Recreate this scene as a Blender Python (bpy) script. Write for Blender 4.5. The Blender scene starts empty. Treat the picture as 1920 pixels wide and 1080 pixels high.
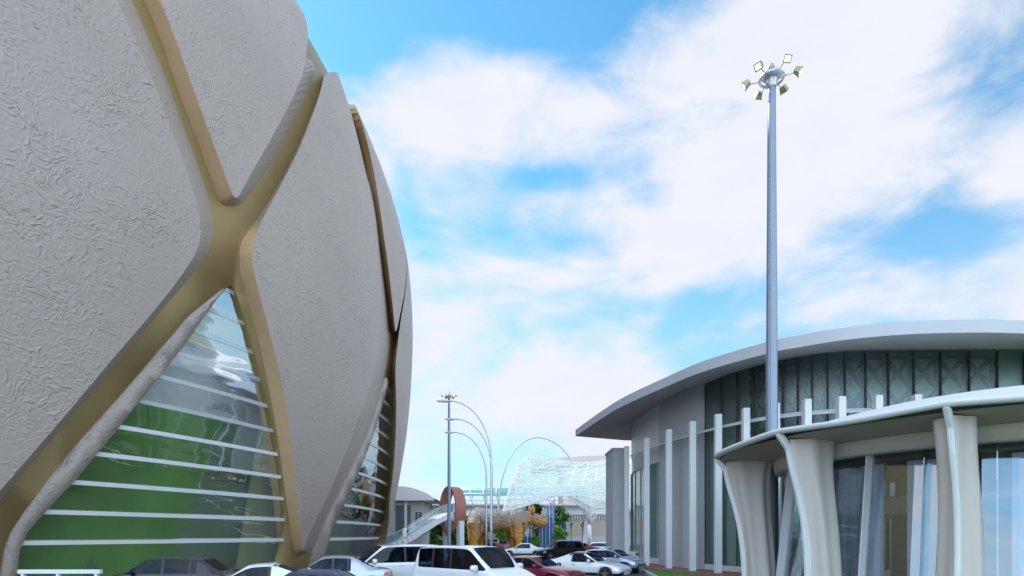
import bpy, bmesh, math, random
from mathutils import Vector, Matrix, noise
from mathutils.geometry import delaunay_2d_cdt
random.seed(7)
S = bpy.context.scene
COL = S.collection
R = math.radians
F, H, HZ = 1100.0, 2.3, 1003.0            # focal length in photo pixels, eye height, horizon row

def at(px, py, d):                        # a point at distance d seen at photo pixel (px, py)
    return Vector(((px-960)/F*d, d, H+(HZ-py)/F*d))
def gx(px, d): return (px-960)/F*d
def zz(py, d): return H+(HZ-py)/F*d

# ------------------------------------------------------------------ materials
MATS = {}
def nt(name):
    m = bpy.data.materials.new(name); m.use_nodes = True
    return m, m.node_tree, m.node_tree.nodes['Principled BSDF']
def mat(name, col, rough=0.5, metal=0.0, var=0.08, vscale=2.0, bump=0.0, bscale=20.0, spec=0.5, coat=0.0, emit=None, es=0.0, alpha=1.0, trans=0.0):
    if name in MATS: return MATS[name]
    m, t, b = nt(name); N, L = t.nodes, t.links
    tc = N.new('ShaderNodeTexCoord')
    nz = N.new('ShaderNodeTexNoise'); nz.inputs['Scale'].default_value = vscale; nz.inputs['Detail'].default_value = 6
    L.new(tc.outputs['Object'], nz.inputs['Vector'])
    mx = N.new('ShaderNodeMix'); mx.data_type = 'RGBA'
    L.new(nz.outputs['Fac'], mx.inputs['Factor'])
    mx.inputs['A'].default_value = tuple(max(0, c*(1-var*1.6)) for c in col)+(1,)
    mx.inputs['B'].default_value = tuple(min(1, c*(1+var*1.6)) for c in col)+(1,)
    L.new(mx.outputs['Result'], b.inputs['Base Color'])
    b.inputs['Roughness'].default_value = rough; b.inputs['Metallic'].default_value = metal
    b.inputs['Specular IOR Level'].default_value = spec; b.inputs['Coat Weight'].default_value = coat
    b.inputs['Coat Roughness'].default_value = 0.04
    b.inputs['Alpha'].default_value = alpha; b.inputs['Transmission Weight'].default_value = trans
    if emit: b.inputs['Emission Color'].default_value = emit+(1,); b.inputs['Emission Strength'].default_value = es
    if bump:
        n2 = N.new('ShaderNodeTexNoise'); n2.inputs['Scale'].default_value = bscale; n2.inputs['Detail'].default_value = 5
        L.new(tc.outputs['Object'], n2.inputs['Vector'])
        bp = N.new('ShaderNodeBump'); bp.inputs['Strength'].default_value = bump; bp.inputs['Distance'].default_value = 0.05
        L.new(n2.outputs['Fac'], bp.inputs['Height']); L.new(bp.outputs['Normal'], b.inputs['Normal'])
    MATS[name] = m; return m

def glass_mat(name, tint, refl=0.35, alpha_tint=0.7, rough=0.02, wav=0.0, fm=1.0, gc=(0.92, 0.95, 1)):
    """thin architectural glass: tinted see-through with fresnel reflection"""
    if name in MATS: return MATS[name]
    m, t, b = nt(name); N, L = t.nodes, t.links; N.remove(b)
    tr = N.new('ShaderNodeBsdfTransparent'); tr.inputs['Color'].default_value = tint+(1,)
    gl = N.new('ShaderNodeBsdfGlossy'); gl.inputs['Roughness'].default_value = rough
    gl.inputs['Color'].default_value = tuple(gc)+(1,)
    fr = N.new('ShaderNodeFresnel'); fr.inputs['IOR'].default_value = 1.5
    ad = N.new('ShaderNodeMath'); ad.operation = 'MULTIPLY_ADD'
    L.new(fr.outputs['Fac'], ad.inputs[0]); ad.inputs[1].default_value = fm; ad.inputs[2].default_value = refl
    ad.use_clamp = True
    mx = N.new('ShaderNodeMixShader'); L.new(ad.outputs[0], mx.inputs['Fac'])
    L.new(tr.outputs[0], mx.inputs[1]); L.new(gl.outputs[0], mx.inputs[2])
    if wav:
        tc = N.new('ShaderNodeTexCoord'); mp = N.new('ShaderNodeMapping'); mp.inputs['Scale'].default_value = (0.16, 0.16, 0.5)
        nz = N.new('ShaderNodeTexNoise'); nz.inputs['Scale'].default_value = 1.0; nz.inputs['Detail'].default_value = 2
        L.new(tc.outputs['Object'], mp.inputs['Vector']); L.new(mp.outputs['Vector'], nz.inputs['Vector'])
        bp = N.new('ShaderNodeBump'); bp.inputs['Strength'].default_value = wav; bp.inputs['Distance'].default_value = 0.5
        L.new(nz.outputs['Fac'], bp.inputs['Height'])
        L.new(bp.outputs['Normal'], gl.inputs['Normal']); L.new(bp.outputs['Normal'], fr.inputs['Normal'])
    L.new(mx.outputs[0], N['Material Output'].inputs['Surface'])
    MATS[name] = m; return m

def stucco():
    """embossed, crumpled-looking cladding"""
    m, t, b = nt('embossed_cladding'); N, L = t.nodes, t.links
    tc = N.new('ShaderNodeTexCoord')
    n0 = N.new('ShaderNodeTexNoise'); n0.inputs['Scale'].default_value = 0.45; n0.inputs['Detail'].default_value = 3
    L.new(tc.outputs['Object'], n0.inputs['Vector'])
    va = N.new('ShaderNodeVectorMath'); va.operation = 'MULTIPLY_ADD'
    L.new(n0.outputs['Color'], va.inputs[0]); va.inputs[1].default_value = (2.6, 2.6, 2.6); L.new(tc.outputs['Object'], va.inputs[2])
    n1 = N.new('ShaderNodeTexNoise'); n1.inputs['Scale'].default_value = 1.9; n1.inputs['Detail'].default_value = 3.5
    n1.inputs['Distortion'].default_value = 2.4; n1.noise_type = 'RIDGED_MULTIFRACTAL'
    L.new(va.outputs[0], n1.inputs['Vector'])
    n3 = N.new('ShaderNodeTexNoise'); n3.inputs['Scale'].default_value = 0.35; n3.inputs['Detail'].default_value = 2
    L.new(tc.outputs['Object'], n3.inputs['Vector'])
    mr = N.new('ShaderNodeMapRange'); mr.inputs['From Min'].default_value = 0.38; mr.inputs['From Max'].default_value = 0.62
    mr.inputs['To Min'].default_value = 0.3; L.new(n3.outputs['Fac'], mr.inputs['Value'])
    ml = N.new('ShaderNodeMath'); ml.operation = 'MULTIPLY'; L.new(n1.outputs['Fac'], ml.inputs[0]); L.new(mr.outputs[0], ml.inputs[1])
    n4 = N.new('ShaderNodeTexNoise'); n4.inputs['Scale'].default_value = 7; n4.inputs['Detail'].default_value = 4
    L.new(tc.outputs['Object'], n4.inputs['Vector'])
    a2 = N.new('ShaderNodeMath'); a2.operation = 'MULTIPLY_ADD'; L.new(n4.outputs['Fac'], a2.inputs[0]); a2.inputs[1].default_value = 0.35
    L.new(ml.outputs[0], a2.inputs[2])
    bp = N.new('ShaderNodeBump'); bp.inputs['Strength'].default_value = 0.7; bp.inputs['Distance'].default_value = 0.12
    L.new(a2.outputs[0], bp.inputs['Height']); L.new(bp.outputs[0], b.inputs['Normal'])
    n2 = N.new('ShaderNodeTexNoise'); n2.inputs['Scale'].default_value = 0.12; n2.inputs['Detail'].default_value = 5
    L.new(tc.outputs['Object'], n2.inputs['Vector'])
    mx = N.new('ShaderNodeMix'); mx.data_type = 'RGBA'; L.new(n2.outputs['Fac'], mx.inputs['Factor'])
    mx.inputs['A'].default_value = (0.345, 0.28, 0.24, 1); mx.inputs['B'].default_value = (0.465, 0.38, 0.33, 1)
    L.new(mx.outputs['Result'], b.inputs['Base Color'])
    b.inputs['Roughness'].default_value = 0.5; b.inputs['Specular IOR Level'].default_value = 0.6
    return m

def asphalt():
    m, t, b = nt('asphalt'); N, L = t.nodes, t.links
    tc = N.new('ShaderNodeTexCoord')
    n = N.new('ShaderNodeTexNoise'); n.inputs['Scale'].default_value = 0.25; n.inputs['Detail'].default_value = 10
    L.new(tc.outputs['Object'], n.inputs['Vector'])
    cr = N.new('ShaderNodeValToRGB'); cr.color_ramp.elements[0].color = (0.05, 0.05, 0.055, 1); cr.color_ramp.elements[1].color = (0.1, 0.098, 0.1, 1)
    L.new(n.outputs['Fac'], cr.inputs['Fac']); L.new(cr.outputs[0], b.inputs['Base Color'])
    b.inputs['Roughness'].default_value = 0.85
    return m
def brick_paving():
    m, t, b = nt('red_paving'); N, L = t.nodes, t.links
    tc = N.new('ShaderNodeTexCoord'); br = N.new('ShaderNodeTexBrick'); br.inputs['Scale'].default_value = 3
    br.inputs['Color1'].default_value = (0.24, 0.09, 0.07, 1); br.inputs['Color2'].default_value = (0.32, 0.13, 0.1, 1)
    br.inputs['Mortar'].default_value = (0.2, 0.17, 0.15, 1)
    L.new(tc.outputs['Object'], br.inputs['Vector']); L.new(br.outputs['Color'], b.inputs['Base Color'])
    b.inputs['Roughness'].default_value = 0.8; return m

M_CLAD = stucco(); M_ASPH = asphalt(); M_PAVE = brick_paving()
M_GOLD = mat('bronze_gold', (0.36, 0.255, 0.11), 0.42, 0.35, 0.1, 0.3, 0.15, 1.5)
M_REVEAL_BOUNCE = mat('reveal_bounce_light', (0.56, 0.37, 0.21), 0.55, 0, 0.1, 1.5, 0.25, 4)  # warm bounce light put into the colour of the left-hand panel sides
M_WHITE = mat('white_paint', (0.74, 0.74, 0.74), 0.45, 0, 0.03, 1)
M_LIGHTGREY = mat('light_grey_render', (0.68, 0.675, 0.69), 0.7, 0, 0.05, 0.4, 0.1, 8)
M_GREY = mat('grey_render', (0.47, 0.465, 0.48), 0.7, 0, 0.05, 0.4, 0.1, 8)
M_SOFFIT = mat('soffit_grey', (0.48, 0.46, 0.45), 0.8, 0, 0.04, 0.4)
M_BROWN = mat('brown_soffit', (0.42, 0.33, 0.28), 0.8, 0, 0.05, 0.6)
M_CREAM = mat('cream_concrete', (0.58, 0.51, 0.465), 0.6, 0, 0.06, 0.8, 0.25, 3)
M_DARK = mat('dark_interior', (0.05, 0.055, 0.06), 0.7, 0, 0.2, 0.5)
M_TEAL = mat('teal_interior', (0.58, 0.66, 0.63), 0.7, 0, 0.25, 0.3)
M_STEEL = mat('galvanised_steel', (0.55, 0.57, 0.6), 0.38, 0.6, 0.06, 1)
M_MAST = mat('mast_steel', (0.22, 0.26, 0.32), 0.4, 0.4, 0.06, 1)
M_BLACK = mat('black_iron', (0.02, 0.02, 0.022), 0.45, 0.3)
M_PLASTIC = mat('black_plastic', (0.03, 0.03, 0.032), 0.5)
M_RUBBER = mat('rubber', (0.02, 0.02, 0.02), 0.85)
M_RIM = mat('alloy', (0.5, 0.5, 0.52), 0.3, 0.8)
M_CHROME = mat('chrome', (0.7, 0.7, 0.72), 0.12, 1.0)
M_SEAT = mat('seat_fabric', (0.05, 0.05, 0.055), 0.85)
M_REDSEAT = mat('red_fabric', (0.4, 0.03, 0.03), 0.85)
M_GLASS_CAR = glass_mat('car_glass', (0.18, 0.27, 0.40), 0.01, fm=0.4)
M_GLASS_ARENA = glass_mat('arena_glass', (0.93, 0.97, 0.95), 0.10, wav=0.25, fm=0.5)
M_GLASS_HALL = glass_mat('hall_glass', (0.85, 0.93, 0.92), 0.09, rough=0.38, fm=0.25, gc=(0.72, 0.80, 0.80))
M_GLASS_PAV = glass_mat('pavilion_glass', (0.80, 0.85, 0.90), 0.16, rough=0.05, wav=0.12, fm=0.6)
M_GLASS_TEAL = mat('teal_glass', (0.12, 0.50, 0.48), 0.15, 0, 0.15, 0.4, alpha=0.55)
M_GLASS_SHELL = mat('gridshell_glass', (0.66, 0.82, 0.64), 0.3, 0, 0.12, 0.4, alpha=0.62)
M_GLASS_CLEAR = glass_mat('rail_glass', (0.75, 0.88, 0.88), 0.1)
M_GREENWALL = mat('green_wall', (0.13, 0.28, 0.06), 0.6, 0, 0.32, 0.3)
M_BAND_FADE1 = mat('band_reflection_fade', (0.74, 0.76, 0.78), 0.4, 0, 0.03, 1, alpha=0.5)  # reflection washing out the upper bands, put into their transparency
M_BAND_FADE2 = mat('band_reflection_fade_strong', (0.74, 0.76, 0.78), 0.4, 0, 0.03, 1, alpha=0.28)
M_LIME = mat('lime_column', (0.42, 0.48, 0.10), 0.6, 0, 0.1, 0.3)
M_LAMPLENS = mat('floodlight_lens', (0.9, 0.88, 0.6), 0.3, emit=(1.0, 0.93, 0.55), es=1.6)
M_LAMPBODY = mat('floodlight_casing', (0.38, 0.37, 0.2), 0.5, 0.2)
M_HEADL = mat('headlight', (0.5, 0.53, 0.56), 0.08, 0.5, coat=1)
M_TAILL = mat('taillight', (0.35, 0.01, 0.015), 0.15, 0, coat=1)
M_GRASS = mat('lawn_grass', (0.07, 0.22, 0.02), 0.9, 0, 0.35, 3, 0.6, 40)
M_KERB = mat('kerb_stone', (0.5, 0.49, 0.47), 0.8, 0, 0.1, 3, 0.2, 20)
M_BARK = mat('bark', (0.12, 0.085, 0.06), 0.9, 0, 0.25, 6, 0.5, 15)
M_LEAF1 = mat('leaf_green', (0.055, 0.16, 0.018), 0.6, 0, 0.45, 1.3)
M_LEAF2 = mat('leaf_bright', (0.10, 0.26, 0.02), 0.6, 0, 0.4, 1.3)
M_LEAF3 = mat('leaf_dark', (0.03, 0.09, 0.015), 0.6, 0, 0.45, 1.3)
M_COPPER = mat('copper_ring', (0.38, 0.15, 0.12), 0.4, 0.3, 0.15, 1.2)
M_BLUE = mat('blue_slat', (0.07, 0.22, 0.55), 0.4)
M_BEIGE = mat('beige_wall', (0.44, 0.36, 0.28), 0.8, 0, 0.06, 0.2)
M_GOLDLINE = mat('wall_groove', (0.25, 0.2, 0.15), 0.8)
M_SKIN = mat('skin', (0.42, 0.25, 0.18), 0.5)
M_SHIRT = mat('shirt_navy', (0.03, 0.05, 0.16), 0.8)
M_SHIRT2 = mat('shirt_maroon', (0.2, 0.05, 0.06), 0.8)
M_HAIR = mat('hair_dark', (0.02, 0.015, 0.012), 0.7)
M_RED = mat('beacon_red', (0.6, 0.03, 0.03), 0.3)
M_LINE = mat('road_paint', (0.6, 0.6, 0.58), 0.7, 0, 0.15, 5)

# ------------------------------------------------------------------ object helpers
def tag(o, label=None, cat=None, group=None, kind=None):
    if label: o['label'] = label
    if cat: o['category'] = cat
    if group: o['group'] = group
    if kind: o['kind'] = kind
    return o
def link(o, parent=None):
    COL.objects.link(o)
    if parent is not None: o.parent = parent
    return o
def empty(name, loc=(0, 0, 0), rz=0, label=None, cat=None, group=None):
    o = bpy.data.objects.new(name, None); COL.objects.link(o)
    o.location = loc; o.rotation_euler = (0, 0, rz); o.empty_display_size = 0.3
    return tag(o, label, cat, group)
def clean(name): return name
class MB:
    def __init__(s): s.v = []; s.f = []; s.m = []; s.sm = []
    def add(s, vs, fs, mi=0, smooth=False):
        b = len(s.v); s.v += [tuple(v) for v in vs]
        for f in fs: s.f.append([b+i for i in f]); s.m.append(mi); s.sm.append(smooth)
        return s
    def box(s, x0, x1, y0, y1, z0, z1, mi=0, rot=0, o=(0, 0, 0)):
        vs = [(x, y, z) for x in (x0, x1) for y in (y0, y1) for z in (z0, z1)]
        if rot or o != (0, 0, 0):
            c, n = math.cos(rot), math.sin(rot)
            vs = [(o[0]+x*c-y*n, o[1]+x*n+y*c, o[2]+z) for x, y, z in vs]
        return s.add(vs, [(0, 1, 3, 2), (4, 6, 7, 5), (0, 4, 5, 1), (2, 3, 7, 6), (0, 2, 6, 4), (1, 5, 7, 3)], mi)
    def bar(s, a, b, w, h, up=(0, 0, 1), mi=0):
        a, b = Vector(a), Vector(b); d = (b-a).normalized(); up = Vector(up)
        sd = d.cross(up)
        if sd.length < 1e-4: sd = d.cross(Vector((1, 0, 0)))
        sd.normalize(); u = sd.cross(d)
        vs = [p+sd*(w/2*i)+u*(h/2*j) for p in (a, b) for i, j in ((-1, -1), (1, -1), (1, 1), (-1, 1))]
        return s.add(vs, [(0, 1, 2, 3), (7, 6, 5, 4), (0, 4, 5, 1), (1, 5, 6, 2), (2, 6, 7, 3), (3, 7, 4, 0)], mi)
    def tube(s, pts, rad, n=8, mi=0, cap=True, smooth=True):
        pts = [Vector(p) for p in pts]; k = len(pts)
        rs = rad if isinstance(rad, (list, tuple)) else [rad]*k
        vs = []; ref = None
        for i, p in enumerate(pts):
            d = (pts[min(i+1, k-1)]-pts[max(i-1, 0)]).normalized()
            if ref is None: ref = Vector((0, 0, 1)) if abs(d.z) < 0.9 else Vector((1, 0, 0))
            a = d.cross(ref).normalized(); b = a.cross(d).normalized(); ref = b
            for j in range(n):
                t = 2*math.pi*j/n; vs.append(p+(a*math.cos(t)+b*math.sin(t))*rs[i])
        fs = [(i*n+j, i*n+(j+1) % n, (i+1)*n+(j+1) % n, (i+1)*n+j) for i in range(k-1) for j in range(n)]
        s.add(vs, fs, mi, smooth)
        if cap: s.add(vs[:n], [tuple(range(n))[::-1]], mi); s.add(vs[-n:], [tuple(range(n))], mi)
        return s
    def lathe(s, prof, o=(0, 0, 0), n=16, mi=0, smooth=True):
        o = Vector(o); vs = [o+Vector((r*math.cos(2*math.pi*j/n), r*math.sin(2*math.pi*j/n), z)) for r, z in prof for j in range(n)]
        k = len(prof)
        fs = [(i*n+j, i*n+(j+1) % n, (i+1)*n+(j+1) % n, (i+1)*n+j) for i in range(k-1) for j in range(n)]
        return s.add(vs, fs, mi, smooth)
    def build(s, name, mats, parent=None, recalc=True, loc=None, smooth=None, bevel=0):
        me = bpy.data.meshes.new(name); me.from_pydata([tuple(v) for v in s.v], [], s.f)
        if not isinstance(mats, (list, tuple)): mats = [mats]
        for m in mats: me.materials.append(m)
        me.polygons.foreach_set('material_index', s.m)
        me.polygons.foreach_set('use_smooth', [bool(x) if smooth is None else smooth for x in s.sm])
        if recalc:
            bm = bmesh.new(); bm.from_mesh(me); bmesh.ops.remove_doubles(bm, verts=bm.verts, dist=1e-5)
            bmesh.ops.recalc_face_normals(bm, faces=bm.faces); bm.to_mesh(me); bm.free()
        o = bpy.data.objects.new(name, me); link(o, parent)
        if loc is not None: o.location = loc
        if bevel:
            md = o.modifiers.new('bevel', 'BEVEL'); md.width = bevel; md.segments = 2
        return o
def copy_tree(o, parent=None):
    c = o.copy(); COL.objects.link(c); c.parent = parent
    for ch in list(o.children): copy_tree(ch, c)
    return c
def bake(o):
    """replace an object's mesh by its modifier-evaluated mesh"""
    dg = bpy.context.evaluated_depsgraph_get(); dg.update()
    me = bpy.data.meshes.new_from_object(o.evaluated_get(dg), depsgraph=dg)
    o.modifiers.clear(); o.data = me; return o

# ------------------------------------------------------------------ cars
def make_car(name, loc, head, paint, label, kind='sedan', L=4.6, Wd=1.82, Ht=1.45, group='cars in the car park', roofmat=None, seatmat=None, cat='car', simple=False):
    root = empty(name, loc, head, label, cat, group)
    hw = Wd/2; h = Ht/2
    # stations: x from nose (0) to tail (1) as fraction, (belt z, top z, type)
    van = kind in ('van', 'suv', 'hatch')
    bz = {'sedan': 0.92, 'coupe': 0.90, 'van': 1.12, 'suv': 1.08, 'hatch': 0.96, 'pickup': 1.05}[kind]
    hz0, hz1 = {'sedan': (0.70, 0.94), 'coupe': (0.66, 0.90), 'van': (0.88, 1.14), 'suv': (0.90, 1.08), 'hatch': (0.74, 0.98), 'pickup': (0.95, 1.08)}[kind]
    xc, xt, xr, xb = {'sedan': (0.29, 0.44, 0.68, 0.84), 'coupe': (0.31, 0.47, 0.62, 0.86), 'van': (0.20, 0.36, 0.93, 0.975), 'suv': (0.25, 0.38, 0.88, 0.965), 'hatch': (0.24, 0.39, 0.80, 0.94), 'pickup': (0.26, 0.38, 0.60, 0.66)}[kind]
    tz = bz+0.06 if kind in ('sedan', 'coupe') else bz
    if kind == 'pickup': tz = 1.0
    gb = 0.22
    rw = hw*{'sedan': 0.70, 'coupe': 0.66, 'van': 0.82, 'suv': 0.78, 'hatch': 0.74, 'pickup': 0.76}[kind]
    st = []
    def low(x, w, zb, zh, cr=0.05): # station without cabin
        st.append((x, [(0, zb), (w*0.85, zb), (w, zb+0.16), (w*1.0, (zb+zh)/2+0.03), (w*0.985, zh-0.07), (w*0.93, zh-0.005), (w*0.82, zh+cr*0.45), (w*0.6, zh+cr*0.8), (0, zh+cr)]))
    def cab(x, w, zb, zh, zt, rww):
        st.append((x, [(0, zb), (w*0.88, zb), (w, zb+0.16), (w*1.01, (zb+zh)/2+0.03), (w*0.985, zh-0.06), (w*0.94, zh), (rww+0.035, zt-0.085), (rww-0.09, zt-0.02), (0, zt+0.02)]))
    low(0.0, hw*0.74, 0.30, hz0-0.10, 0.02)
    low(0.022, hw*0.88, 0.22, hz0, 0.04)
    low(0.10, hw*0.97, gb, hz0+(hz1-hz0)*0.45, 0.06)
    low(xc-0.03, hw, gb, hz1-0.02, 0.06)
    low(xc, hw, gb, bz, (hz1-bz)+0.055)
    # mid windscreen station keeps the screen straight
    xm = (xc+xt)/2
    def lerp(a, b, t): return a+(b-a)*t
    cab(lerp(xc, xt, 0.5), hw, gb, bz, lerp(hz1+0.03, Ht, 0.56), lerp(hw*0.85, rw, 0.5))
    cab(xt-0.01, hw, gb, bz, Ht-0.045, rw)
    cab(xt+0.04, hw, gb, bz, Ht-0.01, rw)
    nb = []
    bp = xt+(xr-xt)*0.30 if kind != 'pickup' else xt+(xr-xt)*0.55
    if kind == 'coupe': bp = xt+(xr-xt)*0.75
    cab(bp, hw, gb, bz, Ht, rw); nb.append(len(st)-1)
    cab(bp+0.018, hw, gb, bz, Ht, rw)
    if kind in ('van', 'suv'):
        q = lerp(bp, xr, 0.5); cab(q, hw, gb, bz, Ht-0.005, rw); nb.append(len(st)-1); cab(q+0.02, hw, gb, bz, Ht-0.005, rw)
    elif kind in ('sedan', 'hatch'):
        q = lerp(bp, xr, 0.72); cab(q, hw, gb, bz, Ht-0.012, rw); nb.append(len(st)-1); cab(q+0.014, hw, gb, bz, Ht-0.014, rw)
    cab(xr-0.02, hw, gb, bz, Ht-0.04, rw); i_rt0 = len(st)-1
    cab(xr+0.01, hw, gb, bz, Ht-0.07, rw*0.99); i_rt = len(st)-1
    cab(lerp(xr, xb, 0.55), hw*0.985, gb, bz, lerp(Ht-0.05, tz+0.03, 0.53), lerp(rw, hw*0.84, 0.45))
    low(xb, hw*0.97, gb, tz-0.01, 0.06); i_rb = len(st)-1
    if kind in ('sedan', 'coupe', 'pickup'):
        low(lerp(xb, 1, 0.5), hw*0.95, 0.24, tz, 0.05)
        low(0.985, hw*0.88, 0.28, tz-0.03, 0.03)
        low(1.0, hw*0.78, 0.36, tz-0.12, 0.01)
    else:
        low(0.988, hw*0.90, 0.28, tz-0.06, 0.02)
        low(1.0, hw*0.80, 0.36, tz-0.16, 0.01)
    nS = len(st)
    bm = bmesh.new(); vl = bm.verts.layers.float.new('crease_vert'); cl = bm.edges.layers.float.new('crease_edge')
    Rr = []
    for x, row in st:
        X = (0.5-x)*L
        right = [bm.verts.new((X, -y, z)) for y, z in row]
        left = [right[0]]+[bm.verts.new((X, y, z)) for y, z in row[1:-1]]+[right[-1]]
        Rr.append((right, left))
    # material slots: 0 body 1 side glass 2 windscreen 3 rear glass 4 pillar 5 headlight 6 taillight 7 grille 8 lower trim 9 roof
    i_c = 4; i_t = 6
    for i in range(nS-1):
        for j in range(8):
            mi = 0
            if j == 5 and i_c <= i < i_rt0: mi = 4 if i in nb else 1
            if j == 5 and kind in ('van', 'suv', 'hatch') and i_rt0 <= i < i_rt0+1: mi = 0
            if j == 7 and i_c <= i < i_t: mi = 2
            if j == 7 and i_rt <= i < i_rb: mi = 3
            if j in (1,): mi = 8
            if j in (3,) and i == 1: mi = 5
            if j in (3,) and i == nS-3: mi = 6
            if j in (6, 7) and i_t <= i < i_rt: mi = 9
            for sd in (0, 1):
                a, b_ = Rr[i][sd], Rr[i+1][sd]
                vs = [a[j], a[j+1], b_[j+1], b_[j]]
                vs2 = []
                for v in vs:
                    if v not in vs2: vs2.append(v)
                f = bm.faces.new(vs2 if sd == 0 else vs2[::-1]); f.material_index = mi; f.smooth = True
    for e_, rev in ((0, True), (nS-1, False)):
        r_, l_ = Rr[e_]
        for j in range(8):
            vs = [r_[j], r_[j+1], l_[j+1], l_[j]]; vs2 = []
            for v in vs:
                if v not in vs2: vs2.append(v)
            f = bm.faces.new(vs2 if not rev else vs2[::-1]); f.smooth = True
            f.material_index = 7 if (e_ == 0 and j in (2, 3)) else 0
    bmesh.ops.recalc_face_normals(bm, faces=bm.faces)
    # keep glass outlines crisp
    for e in bm.edges:
        ms = {f.material_index for f in e.link_faces}
        if len(ms) > 1 and (ms & {1, 2, 3, 4, 5, 6, 7}): e[cl] = 1.0
    for sd in (0, 1):
        for i_ in (i_c, i_t, i_rt, i_rb): Rr[i_][sd][7][vl] = 0.75
        for i_ in (i_c, i_rt0):
            for j_ in (5, 6): Rr[i_][sd][j_][vl] = 0.6
    me = bpy.data.meshes.new('body'); bm.to_mesh(me); bm.free()
    tmp = bpy.data.objects.new('body', me); COL.objects.link(tmp)
    md = tmp.modifiers.new('s', 'SUBSURF'); md.levels = md.render_levels = 2 if not simple else 1
    bake(tmp)
    # wheel arches
    wr = {'van': 0.34, 'suv': 0.37, 'pickup': 0.38}.get(kind, 0.33)
    wx = [(0.5-0.185)*L, (0.5-(0.80 if kind != 'van' else 0.79))*L]
    cut = MB()
    for x in wx:
        for s in (-1, 1):
            n_ = 24; vs = [(x+(wr+0.06)*math.cos(2*math.pi*j/n_), y, wr+(wr+0.06)*math.sin(2*math.pi*j/n_)) for y in (s*(hw-0.30), s*(hw+0.2)) for j in range(n_)]
            cut.add(vs, [tuple(range(n_)), tuple(range(2*n_-1, n_-1, -1))]+[(j, (j+1) % n_, n_+(j+1) % n_, n_+j) for j in range(n_)])
    ct = cut.build('cutter', M_PLASTIC)
    md = tmp.modifiers.new('b', 'BOOLEAN'); md.object = ct; md.operation = 'DIFFERENCE'; md.solver = 'EXACT'
    bake(tmp); COL.objects.unlink(ct); bpy.data.objects.remove(ct)
    src = tmp.data
    names = {0: ('body', paint), 1: ('side_window', M_GLASS_CAR), 2: ('windscreen', M_GLASS_CAR), 3: ('rear_window', M_GLASS_CAR), 4: ('pillar', M_PLASTIC), 5: ('headlight', M_HEADL),
             6: ('taillight', M_TAILL), 7: ('grille', M_PLASTIC), 8: ('sill_trim', M_PLASTIC), 9: ('roof', roofmat or paint)}
    groups = {}
    for p in src.polygons:
        mi = p.material_index; key = mi
        if mi == 9: key = 9 if roofmat else 0
        if mi in (1, 5, 6): key = (mi, p.center.y > 0)
        if mi == 4: key = (4, p.center.y > 0, min(range(len(nb)), key=lambda q: abs((0.5-st[nb[q]][0]-0.009)*L-p.center.x)))
        groups.setdefault(key, []).append(p)
    for key, ps in groups.items():
        mi = key if isinstance(key, int) else key[0]
        if mi > 9: mi = 0
        vmap = {}; vs = []; fs = []
        for p in ps:
            f = []
            for vi in p.vertices:
                if vi not in vmap: vmap[vi] = len(vs); vs.append(tuple(src.vertices[vi].co))
                f.append(vmap[vi])
            fs.append(f)
        nm, mm = names[mi]
        me = bpy.data.meshes.new(nm); me.from_pydata(vs, [], fs); me.materials.append(mm)
        me.polygons.foreach_set('use_smooth', [True]*len(fs))
        o = bpy.data.objects.new(nm, me); link(o, root)
    COL.objects.unlink(tmp); bpy.data.objects.remove(tmp)
    # wheels
    for x in wx:
        for s in (-1, 1):
            y0, y1 = s*(hw-0.22), s*(hw-0.02)
            n_ = 24
            b = MB()
            prof = [(0.60, 0), (0.95, 0), (1.0, 0.15), (1.0, 0.85), (0.95, 1.0), (0.62, 1.0)]
            vs = [(x+wr*r_*math.cos(2*math.pi*j/n_), y0+(y1-y0)*t_, wr+wr*r_*math.sin(2*math.pi*j/n_)) for r_, t_ in prof for j in range(n_)]
            b.add(vs, [(k*n_+j, k*n_+(j+1) % n_, (k+1)*n_+(j+1) % n_, (k+1)*n_+j) for k in range(5) for j in range(n_)], 0, True)
            w = b.build('wheel', M_RUBBER, root)
            if not simple or True:
                b = MB(); yo = y0+(y1-y0)*0.9
                vs = [(x+wr*0.63*math.cos(2*math.pi*j/n_), yy, wr+wr*0.63*math.sin(2*math.pi*j/n_)) for yy in (y0, yo-0.05*s) for j in range(n_)]
                b.add(vs, [tuple(range(n_, 2*n_))]+[(j, (j+1) % n_, n_+(j+1) % n_, n_+j) for j in range(n_)], 0)
                for k in range(5):
                    a = 2*math.pi*k/5+0.3
                    b.bar((x, yo, wr), (x+wr*0.62*math.cos(a), yo, wr+wr*0.62*math.sin(a)), 0.045, 0.07, up=(0, 1, 0), mi=1)
                b.build('rim', [M_PLASTIC, M_RIM], w)
    # mirrors
    for s in (-1, 1):
        x = (0.5-xc-0.055)*L; y = s*(hw*0.93)
        ms = bmesh.new(); bmesh.ops.create_icosphere(ms, subdivisions=2, radius=1)
        sc = 1.25 if kind == 'van' else 1.0
        for v in ms.verts:
            q = v.co; q = Vector([math.copysign(abs(c)**0.6, c) for c in q])
            v.co = Vector((x+q.x*0.075*sc, y+s*(0.17)+q.y*0.115*sc, bz+0.08+q.z*0.085*sc))
        for f in ms.faces: f.smooth = True
        me = bpy.data.meshes.new('mirror'); ms.to_mesh(me); ms.free(); me.materials.append(paint)
        mo = bpy.data.objects.new('mirror', me); link(mo, root)
        b = MB(); b.bar((x, y-s*0.03, bz+0.02), (x, y+s*0.12, bz+0.03), 0.05, 0.04, up=(0, 0, 1)); b.build('mirror_arm', M_PLASTIC, mo)
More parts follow.
